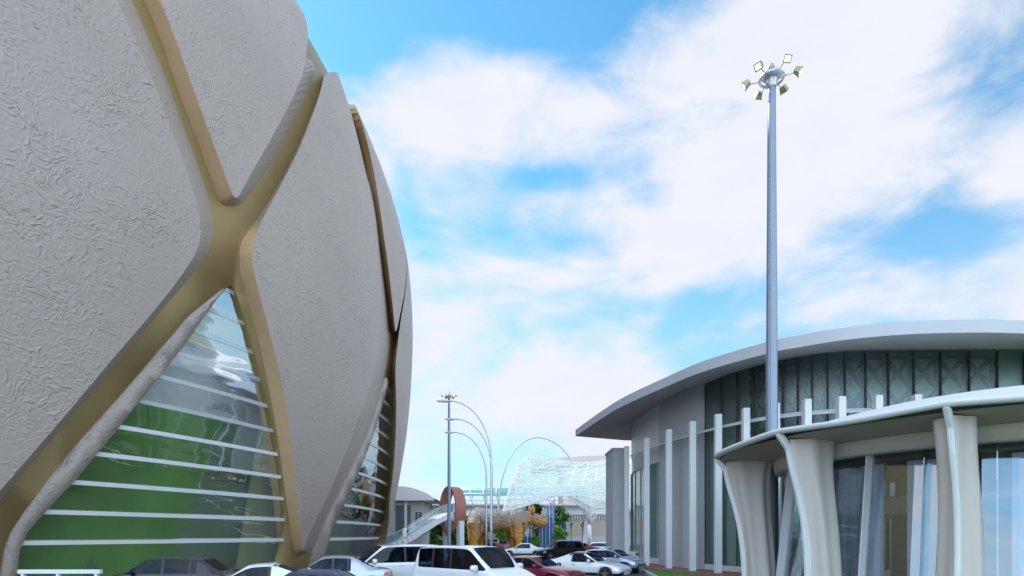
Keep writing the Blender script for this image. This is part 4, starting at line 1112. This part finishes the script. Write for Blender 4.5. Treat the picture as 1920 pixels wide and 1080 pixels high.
    for y in (-0.55, 0.55):
        b = MB(); b.tube([P(998, 966, y), P(998.5-(y > 0)*4, 958, y*1.3), P(999-(y > 0)*4, 952, y*1.4), P(998.5-(y > 0)*4, 947, y*1.4)], [0.25, 0.42, 0.34, 0.05], 10); b.build('ear', mat('ear_uplit', (0.45, 0.22, 0.08), 0.6), t)
    b = MB(); b.tube([P(880, 968), P(877.5, 985), P(879, 1000), P(880, 1006)], [0.22, 0.15, 0.12, 0.05], 8); b.build('tail', mat('tail_uplit', (0.35, 0.22, 0.12), 0.6), t)
    for y in (-0.98, 0.98):
        b = MB(); b.lathe([(0, -0.1), (0.1, -0.05), (0.1, 0.05), (0, 0.1)], P(1007, 973, y), 8); b.build('eye', M_BLACK, t)
    b = MB(); b.box(-8, 5, -3, 3, 0, 0.35, 0, 0, (0, 0, 0)); 
rhino()

# ------------------------------------------------------------------ copper ring and staircase
def ringobj():
    d = 88.0; c = at(849, 957, d); t = empty('copper_ring', (c.x, c.y, 0), 0, 'tall copper red oval ring standing on two pale legs at the head of the staircase', 'sculpture')
    b = MB(); k = 64; rows = []
    for i in range(k):
        a = 2*math.pi*i/k; rx, rz = 1.75, 3.55
        for r_, y in ((1.0, -1.1), (1.0, 1.1), (0.90, 1.1), (0.90, -1.1)): rows.append((rx*r_*math.cos(a)*1.0, y, c.z+rz*r_*math.sin(a)))
    b.add(rows, [(i*4+j, i*4+(j+1) % 4, ((i+1) % k)*4+(j+1) % 4, ((i+1) % k)*4+j) for i in range(k) for j in range(4)])
    o = b.build('ring', M_COPPER, t); t.rotation_euler.z = R(-38)
    for x in (-1.3, 1.55):
        b = MB(); b.box(x-0.32, x+0.32, -0.5, 0.5, 0, c.z-1.6); b.build('leg', M_LIGHTGREY, t)
    return t
ringobj()
st = empty('staircase', tuple(at(780, 1030, 84)), 0, 'long white staircase with glass balustrades rising to the copper ring', 'staircase')
so_ = -Vector(st.location)
pts_ = [at(712, 1026, 80), at(750, 1012, 81), at(786, 990, 83), at(815, 972, 85), at(838, 962, 87), at(872, 958, 89)]
cc = catmull(pts_, 5)
b = MB()
for a, c in zip(cc, cc[1:]): b.bar(a-Vector((0, 0, 0.35)), c-Vector((0, 0, 0.35)), 2.2, 0.75)
o = b.build('stringer', M_LIGHTGREY, st); o.location = so_
for sgn in (-1, 1):
    b = MB()
    for a, c in zip(cc, cc[1:]):
        off_ = Vector((0, 1.05*sgn, 0)); b.add([a+off_, c+off_, c+off_+Vector((0, 0, 1.15)), a+off_+Vector((0, 0, 1.15))], [(0, 1, 2, 3)])
    o = b.build('balustrade', M_GLASS_CLEAR, st, recalc=False); o.location = so_
    b = MB()
    for p in cc[::2]: b.bar(p+Vector((0, 1.05*sgn, 0)), p+Vector((0, 1.05*sgn, 1.2)), 0.06, 0.06)
    b.tube([p+Vector((0, 1.05*sgn, 1.18)) for p in cc], 0.04, 6)
    o = b.build('handrail', M_STEEL, st); o.location = so_
b = MB(); b.box(-0.5, 0.5, -0.6, 0.6, 0, 4.0); o = b.build('pillar', M_GREY, st); o.location = so_+Vector((gx(797, 84), 84, 0))

# ------------------------------------------------------------------ small white vaulted house
hs = empty('vaulted_house', (gx(755, 92), 94, 0), 0, 'small grey house with a white vaulted roof just right of the arena', 'building')
xa, xb_ = gx(690, 92)-gx(755, 92), gx(789, 92)-gx(755, 92)
ze = zz(938, 92)
b = MB(); b.box(xa, xb_, 0, 9, 0, ze-0.05); b.build('wall', M_GREY, hs)
b = MB(); k = 14; xr0, xr1 = xa-1, gx(813, 92)-gx(755, 92); vs = []
for yy in (-1.5, 10):
    for i in range(k+1):
        u = i/k; x = xr0+(xr1-xr0)*u; vs.append((x, yy, ze+0.35+1.9*math.sin(math.pi*min(1, 0.0+u*1.0))**0.8))
    for i in range(k+1):
        u = i/k; vs.append((xr0+(xr1-xr0)*u, yy, ze))
m_ = 2*(k+1)
fs = [(i, i+1, m_+i+1, m_+i) for i in range(k)]+[(k+1+i, m_+k+1+i, m_+k+2+i, k+2+i) for i in range(k)]
fs += [tuple([*range(k+1)]+[*range(2*k+1, k, -1)]), tuple(m_+q for q in ([*range(k+1)]+[*range(2*k+1, k, -1)]))[::-1]]
b.add(vs, fs); b.build('roof', M_WHITE, hs)
for x0_, x1_, z0, z1 in ((gx(737, 92), gx(766, 92), zz(1000, 92), zz(945, 92)), (gx(775, 92), gx(787, 92), zz(985, 92), zz(958, 92))):
    ox = gx(755, 92); b = MB(); b.box(x0_-ox, x1_-ox, -0.06, 0.1, z0, z1); w = b.build('window', mat('house_glass', (0.12, 0.14, 0.17), 0.15), hs)
    b = MB(); b.bar(((x0_+x1_)/2-ox, -0.08, z0), ((x0_+x1_)/2-ox, -0.08, z1), 0.08, 0.05)
    b.bar((x0_-ox, -0.08, z1), (x1_-ox, -0.08, z1), 0.1, 0.1); b.build('frame', M_LIGHTGREY, w)
b = MB(); b.box(-0.0, 0.35, -0.5, -0.1, 0, ze); b.build('column', M_WHITE, hs)

# ------------------------------------------------------------------ elevated walkway with teal glazed vault
wk = empty('covered_footbridge', (gx(950, 118), 118, 0), 0, 'long covered footbridge with a teal glass vault behind the rhinoceros', 'footbridge')
ox = gx(950, 118); D_ = 118
xl, xr_ = gx(858, D_)-ox, gx(1160, D_)-ox
zf = zz(957, D_)
b = MB(); b.box(xl, xr_, 0, 5, zf-0.9, zf); b.build('deck', M_LIGHTGREY, wk)
b = MB(); x = xl
while x < xr_:
    b.box(x, x+0.07, -0.05, 0.02, zf, zf+2.0); x += 0.42
b.box(xl, xr_, -0.07, 0.03, zf+2.0, zf+2.12); b.build('railing', M_STEEL, wk)
b = MB(); nseg = 10; zt = zz(931, D_)
vs = []; xx1 = gx(1100, D_)-ox
for i in range(41):
    x = xl+(xx1-xl)*i/40
    for j in range(nseg+1):
        a = math.pi*j/nseg*0.9; vs.append((x, 2.5-3.4*math.cos(a), zt+1.85*math.sin(a)))
b.add(vs, [(i*(nseg+1)+j, i*(nseg+1)+j+1, (i+1)*(nseg+1)+j+1, (i+1)*(nseg+1)+j) for i in range(40) for j in range(nseg)], 0, True); b.build('glass_vault', M_GLASS_TEAL, wk, recalc=False)
for i in range(0, 41, 4):
    x = xl+(xx1-xl)*i/40; b = MB()
    b.tube([(x, 2.5-3.42*math.cos(math.pi*j/nseg), zt+1.9*math.sin(math.pi*j/nseg)) for j in range(nseg+1)], 0.13, 6)
    b.tube([(x, -0.92, zt), (x+0.9, 0.3, zf)], 0.1, 6); b.build('arch_rib', M_WHITE, wk)
b = MB()
for j in range(1, nseg, 2):
    a = math.pi*j/nseg*0.9; b.tube([(xl, 2.5-3.42*math.cos(a), zt+1.87*math.sin(a)), (xx1, 2.5-3.42*math.cos(a), zt+1.87*math.sin(a))], 0.05, 5)
b.build('purlin', M_STEEL, wk)
x = xl+2
while x < xr_:
    b = MB(); b.box(x-0.4, x+0.4, 1.5, 3, 0, zf-0.9); b.build('pillar', M_LIGHTGREY, wk); x += 12

# ------------------------------------------------------------------ beige building behind
bg = empty('long_building', (gx(1000, 135), 135, 0), 0, 'long low beige building with a vertical-slatted upper storey closing the view', 'building')
ox = gx(1000, 135)
z1 = zz(975, 135)
b = MB(); b.box(gx(690, 135)-ox, gx(1400, 135)-ox, 0, 20, 0, z1); b.build('wall', M_BEIGE, bg)
b = MB()
for zq in (z1*0.33, z1*0.66): b.box(gx(690, 135)-ox, gx(1400, 135)-ox, -0.05, 0, zq, zq+0.12)
b.box(gx(1060, 135)-ox, gx(1400, 135)-ox, -0.3, 0, 0, 1.8); b.build('string_course', M_GREY, bg)
b = MB(); b.box(gx(700, 135)-ox, gx(1400, 135)-ox, 0.8, 20, z1+0.002, zz(948, 135)); b.build('upper_storey', M_GREY, bg)
b = MB(); x = gx(870, 135)-ox
while x < gx(1300, 135)-ox:
    b.box(x, x+0.2, -0.25, 0.75, z1, zz(955, 135)); x += 0.62
b.build('slats', M_LIGHTGREY, bg)
b = MB(); b.box(gx(690, 135)-ox, gx(1400, 135)-ox, -0.6, 20.4, zz(948, 135)+0.002, zz(945, 135)); b.build('roof', M_LIGHTGREY, bg)

# pale flat-topped building far behind the gridshell
fb = empty('pale_pavilion_far', (gx(1120, 150), 150, 0), 0, 'far pale building with a thin flat curved roof above the white gridshell', 'building')
ox = gx(1120, 150)
b = MB(); k = 20; vs = []
x0_, x1_ = gx(1000, 150)-ox, gx(1300, 150)-ox
for yy in (0, 25):
    for i in range(k+1):
        u = i/k; x = x0_+(x1_-x0_)*u; zt_ = zz(862, 150)+1.1*math.sin(math.pi*u)
        vs += [(x, yy, zt_), (x, yy, zt_-1.0-0.6*math.sin(math.pi*u))]
m_ = 2*(k+1)
fs = []
for i in range(k):
    a = 2*i; fs += [(a, a+2, a+3, a+1), (m_+a, m_+a+1, m_+a+3, m_+a+2), (a, m_+a, m_+a+2, a+2), (a+1, a+3, m_+a+3, m_+a+1)]
fs += [(0, 1, m_+1, m_), (m_-2, 2*m_-2, 2*m_-1, m_-1)]
b.add(vs, fs); b.build('roof', M_CREAM, fb)
b = MB(); b.box(x0_+8, x1_-3, 4, 22, 0, zz(866, 150)-1.2); b.build('wall', M_CREAM, fb)

# ------------------------------------------------------------------ slim arch
ar = empty('steel_arch', (gx(1005, 112), 112, 0), 0, 'slim white steel arch rising above the gridshell', 'arch')
P5 = [at(932, 1035, 112), at(934, 960, 112), at(938, 915, 112), at(950, 872, 112), at(968, 841, 112), at(988, 825, 112), at(1006, 820, 112), at(1026, 823, 112), at(1045, 833, 112), at(1060, 847, 112), at(1075, 868, 112), at(1090, 900, 112), at(1100, 950, 112), at(1104, 1028, 112)]
for p in P5: p.z = max(p.z, 0)
b = MB(); b.tube(catmull(P5, 5), 0.17, 8); o = b.build('arch_tube', M_WHITE, ar); o.location = -Vector(ar.location)

# ------------------------------------------------------------------ gridshell canopy
gs = empty('gridshell_canopy', (gx(1106, 100), 100, 0), 0, 'white triangulated gridshell canopy with pale green glass on a tree-like support', 'canopy')
go = -Vector(gs.location)
G0 = [
 [(1003, 847, 101), (1035, 858, 103), (1070, 866, 105), (1105, 867, 107), (1140, 863, 109), (1180, 858, 111)],
 [(972, 872, 97), (1012, 877, 100), (1055, 880, 102), (1100, 879, 104), (1140, 875, 106), (1185, 870, 108)],
 [(968, 888, 94), (1005, 892, 97), (1050, 893, 99), (1098, 892, 101), (1140, 889, 103), (1185, 885, 105)],
 [(958, 910, 92), (995, 915, 94), (1040, 913, 96), (1090, 911, 98), (1138, 910, 100), (1190, 906, 102)],
 [(950, 935, 90), (985, 935, 92), (1030, 930, 94), (1083, 928, 97), (1125, 938, 98), (1190, 935, 100)],
 [(943, 958, 89), (972, 952, 91), (1010, 941, 93), (1060, 926, 96), (1106, 962, 98), (1190, 955, 99)]]
Gp = [[at(*q) for q in row] for row in G0]
nu, nv = 10, 12
rows_ = [catmull(r, nu//5) for r in Gp]
cols_ = list(zip(*rows_)); cols_ = [catmull(list(c), 2) for c in cols_]
grid = [[cols_[i][j] for i in range(len(cols_))] for j in range(len(cols_[0]))]
NJ, NI = len(grid), len(grid[0])
vs = [p for r in grid for p in r]; fs = []
for j in range(NJ-1):
    for i in range(NI-1):
        a = j*NI+i
        fs += [(a, a+1, a+NI), (a+1, a+NI+1, a+NI)] if (i+j) % 2 else [(a, a+1, a+NI+1), (a, a+NI+1, a+NI)]
b = MB(); b.add(vs, fs); o = b.build('glass_skin', M_GLASS_SHELL, gs, recalc=False); o.location = go
b = MB(); es = set()
for f in fs:
    for q in range(3): es.add(tuple(sorted((f[q], f[(q+1) % 3]))))
for a, c in es: b.bar(vs[a], vs[c], 0.17, 0.17)
o = b.build('lattice', M_WHITE, gs, recalc=False); o.location = go
# support: stem, cone of branches meeting the shell
foot = at(1106, 1027, 100); foot.z = 0; nk = at(1106, 984, 99)
b = MB(); b.tube([foot, nk], [0.32, 0.24], 10); o = b.build('support_stem', M_WHITE, gs); o.location = go
tops = [at(1080, 929, 97), at(1094, 940, 95), at(1106, 955, 97), at(1124, 945, 99), at(1140, 938, 100), at(1110, 930, 104)]
b = MB()
for p in tops: b.tube([nk, p], 0.11, 6)
mids = [nk.lerp(p, 0.55) for p in tops]
for p, q in zip(mids, mids[1:]): b.tube([p, q], 0.07, 5)
for p, q in zip(tops, mids[1:]): b.tube([p, q], 0.06, 5)
for p, q in zip(tops, tops[1:]): b.tube([p, q], 0.08, 5)
o = b.build('branch', M_WHITE, gs, 'branching lattice'); o.location = go

# ------------------------------------------------------------------ blue slat towers
def slats(px0, px1, pyt0, pyt1, d, n_, label):
    t = empty('slat_screen', (gx(px0, d), d, 0), 0, label, 'screen', 'blue slat screens')
    for i in range(n_):
        u = i/(n_-1); px = px0+(px1-px0)*u; x = gx(px, d)-gx(px0, d); zt_ = zz(pyt0+(pyt1-pyt0)*u, d)
        w = (gx(px1, d)-gx(px0, d))/n_
        b = MB(); b.box(x, x+w*0.5, 0.25*(i % 2), 0.25*(i % 2)+0.5, 0, zt_); b.build('slat', M_BLUE if i % 3 != 2 else M_WHITE, t)
    b = MB(); b.box(-0.1, gx(px1, d)-gx(px0, d)+0.1, 0.8, 0.95, 0.4, min(zz(pyt0, d), zz(pyt1, d))-0.4); b.build('backing', M_BLUE, t)
slats(1012, 1039, 966, 934, 95.2, 13, 'tall stepped screen of blue vertical slats behind the rhinoceros muzzle')
slats(983, 997, 1000, 1001, 95.5, 6, 'low screen of blue and white slats behind the rhinoceros front leg')
slats(1044, 1062, 975, 975, 101, 6, 'small screen of blue slats in the tree right of the tall blue screen')

# ------------------------------------------------------------------ camera, sun, sky
cam = bpy.data.cameras.new('camera'); co = bpy.data.objects.new('camera', cam); COL.objects.link(co)
cam.sensor_width = 36; cam.lens = F/1920*36; cam.shift_y = (HZ-540)/1920; cam.clip_end = 6000; cam.clip_start = 0.1
co.location = (0, 0, H); co.rotation_euler = (R(90), 0, 0); S.camera = co

SUN_EL, AZX, AZY = R(44.0), -0.8, 0.6
sd = Vector((AZX*math.cos(SUN_EL), AZY*math.cos(SUN_EL), math.sin(SUN_EL))).normalized()
sl = bpy.data.lights.new('sun', 'SUN'); sl.energy = 4.2; sl.angle = R(0.5); sl.color = (1.0, 0.93, 0.82)
so2 = bpy.data.objects.new('sun', sl); COL.objects.link(so2); so2.rotation_euler = (-sd).to_track_quat('-Z', 'Y').to_euler(); so2.location = (-60, 20, 120)

w = bpy.data.worlds.new('World'); S.world = w; w.use_nodes = True
T = w.node_tree; N, L = T.nodes, T.links; N.clear()
out = N.new('ShaderNodeOutputWorld'); bgn = N.new('ShaderNodeBackground'); L.new(bgn.outputs[0], out.inputs['Surface'])
bgn.inputs['Strength'].default_value = 0.1
sky = N.new('ShaderNodeTexSky'); sky.sky_type = 'NISHITA'; sky.sun_disc = False; sky.sun_elevation = SUN_EL
sky.sun_rotation = math.atan2(AZX, AZY); sky.air_density = 1.0; sky.dust_density = 0.3; sky.ozone_density = 2.0
tc = N.new('ShaderNodeTexCoord')
def M(op, a, b=None, c=None, clamp=False):
    n_ = N.new('ShaderNodeMath'); n_.operation = op; n_.use_clamp = clamp
    for i, v in enumerate((a, b, c)):
        if v is None: continue
        if isinstance(v, (int, float)): n_.inputs[i].default_value = v
        else: L.new(v, n_.inputs[i])
    return n_.outputs[0]
sx = N.new('ShaderNodeSeparateXYZ'); L.new(tc.outputs['Generated'], sx.inputs[0])
az = M('ARCTAN2', sx.outputs['X'], sx.outputs['Y']); el = M('ARCSINE', sx.outputs['Z'])
# fractal cloud noise on a flattened direction
mp = N.new('ShaderNodeMapping'); mp.inputs['Scale'].default_value = (1.0, 1.0, 2.1); mp.inputs['Location'].default_value = (0.35, 0.1, 0.2); L.new(tc.outputs['Generated'], mp.inputs['Vector'])
n1 = N.new('ShaderNodeTexNoise'); n1.inputs['Scale'].default_value = 3.1; n1.inputs['Detail'].default_value = 9; n1.inputs['Roughness'].default_value = 0.52; n1.inputs['Distortion'].default_value = 0.35
L.new(mp.outputs[0], n1.inputs['Vector'])
n2 = N.new('ShaderNodeTexNoise'); n2.inputs['Distortion'].default_value = 0.6; n2.inputs['Scale'].default_value = 8; n2.inputs['Detail'].default_value = 7; n2.inputs['Roughness'].default_value = 0.6
L.new(mp.outputs[0], n2.inputs['Vector'])
dn = M('MULTIPLY_ADD', n2.outputs['Fac'], 0.36, n1.outputs['Fac'])
def blob(px, py, rx, ry, amp):
    x, z = (px-960)/F, (HZ-py)/F; a0 = math.atan2(x, 1); e0 = math.atan2(z, math.hypot(x, 1))
    c = 1/(1+x*x); ra = rx/F*c; re = ry/F*(1/(1+z*z))
    u = M('MULTIPLY', M('SUBTRACT', az, a0), 1/ra); v = M('MULTIPLY', M('SUBTRACT', el, e0), 1/re)
    s_ = M('ADD', M('MULTIPLY', u, u), M('MULTIPLY', v, v)); g_ = M('EXPONENT', M('MULTIPLY', s_, -1.0))
    return M('MULTIPLY', g_, amp)
blobs = [(1000, -60, 330, 150, -0.36), (650, 20, 120, 120, -0.3), (860, 190, 190, 100, 0.2), (1060, 330, 110, 28, -0.17), (1230, 370, 60, 30, -0.1), (1800, 440, 220, 60, -0.24), (1300, 560, 190, 40, -0.16),
         (1540, 30, 200, 90, 0.14), (1850, 120, 110, 60, -0.12), (1250, 420, 150, 110, 0.14), (1100, 110, 90, 90, -0.1), (1880, 330, 90, 60, 0.2), (1600, 560, 220, 40, 0.12), (900, 640, 400, 160, 0.12), (1080, 450, 100, 22, -0.08), (1400, 250, 260, 170, 0.12), (850, 880, 260, 60, -0.10)]
acc = dn
for q in blobs: acc = M('ADD', acc, blob(*q))
mr = N.new('ShaderNodeMapRange'); mr.interpolation_type = 'SMOOTHSTEP'; mr.inputs['From Min'].default_value = 0.52; mr.inputs['From Max'].default_value = 0.84; L.new(acc, mr.inputs['Value'])
# saturated sky tint
tint = N.new('ShaderNodeMix'); tint.data_type = 'RGBA'; tint.blend_type = 'MULTIPLY'; tint.inputs['Factor'].default_value = 1
L.new(sky.outputs[0], tint.inputs['A']); tint.inputs['B'].default_value = (1.15, 2.2, 2.25, 1)
cr = N.new('ShaderNodeMix'); cr.data_type = 'RGBA'; L.new(n2.outputs['Fac'], cr.inputs['Factor'])
cr.inputs['A'].default_value = (7.4, 7.9, 8.9, 1); cr.inputs['B'].default_value = (8.9, 8.9, 9.4, 1)
mx = N.new('ShaderNodeMix'); mx.data_type = 'RGBA'; L.new(mr.outputs[0], mx.inputs['Factor']); L.new(tint.outputs['Result'], mx.inputs['A']); L.new(cr.outputs['Result'], mx.inputs['B'])
hz = N.new('ShaderNodeMapRange'); hz.interpolation_type = 'SMOOTHSTEP'; L.new(sx.outputs['Z'], hz.inputs['Value'])
hz.inputs['From Min'].default_value = -0.02; hz.inputs['From Max'].default_value = 0.55; hz.inputs['To Min'].default_value = 0.85; hz.inputs['To Max'].default_value = 0.0
m3 = N.new('ShaderNodeMix'); m3.data_type = 'RGBA'; L.new(hz.outputs[0], m3.inputs['Factor']); L.new(tint.outputs['Result'], m3.inputs['A']); m3.inputs['B'].default_value = (5.6, 7.4, 9.2, 1)
L.new(m3.outputs['Result'], mx.inputs['A'])
# added sky boost behind the viewer, fills the shaded fronts
bh = N.new('ShaderNodeMapRange'); bh.interpolation_type = 'SMOOTHSTEP'; bh.inputs['From Min'].default_value = 0.15; bh.inputs['From Max'].default_value = -0.7
bh.inputs['To Min'].default_value = 1.0; bh.inputs['To Max'].default_value = 3.1; L.new(sx.outputs['Y'], bh.inputs['Value'])
vm = N.new('ShaderNodeVectorMath'); vm.operation = 'SCALE'; L.new(mx.outputs['Result'], vm.inputs[0]); L.new(bh.outputs[0], vm.inputs['Scale'])
L.new(vm.outputs[0], bgn.inputs['Color'])

S.view_settings.view_transform = 'Standard'; S.view_settings.look = 'None'; S.view_settings.gamma = 1; S.view_settings.exposure = 0.1
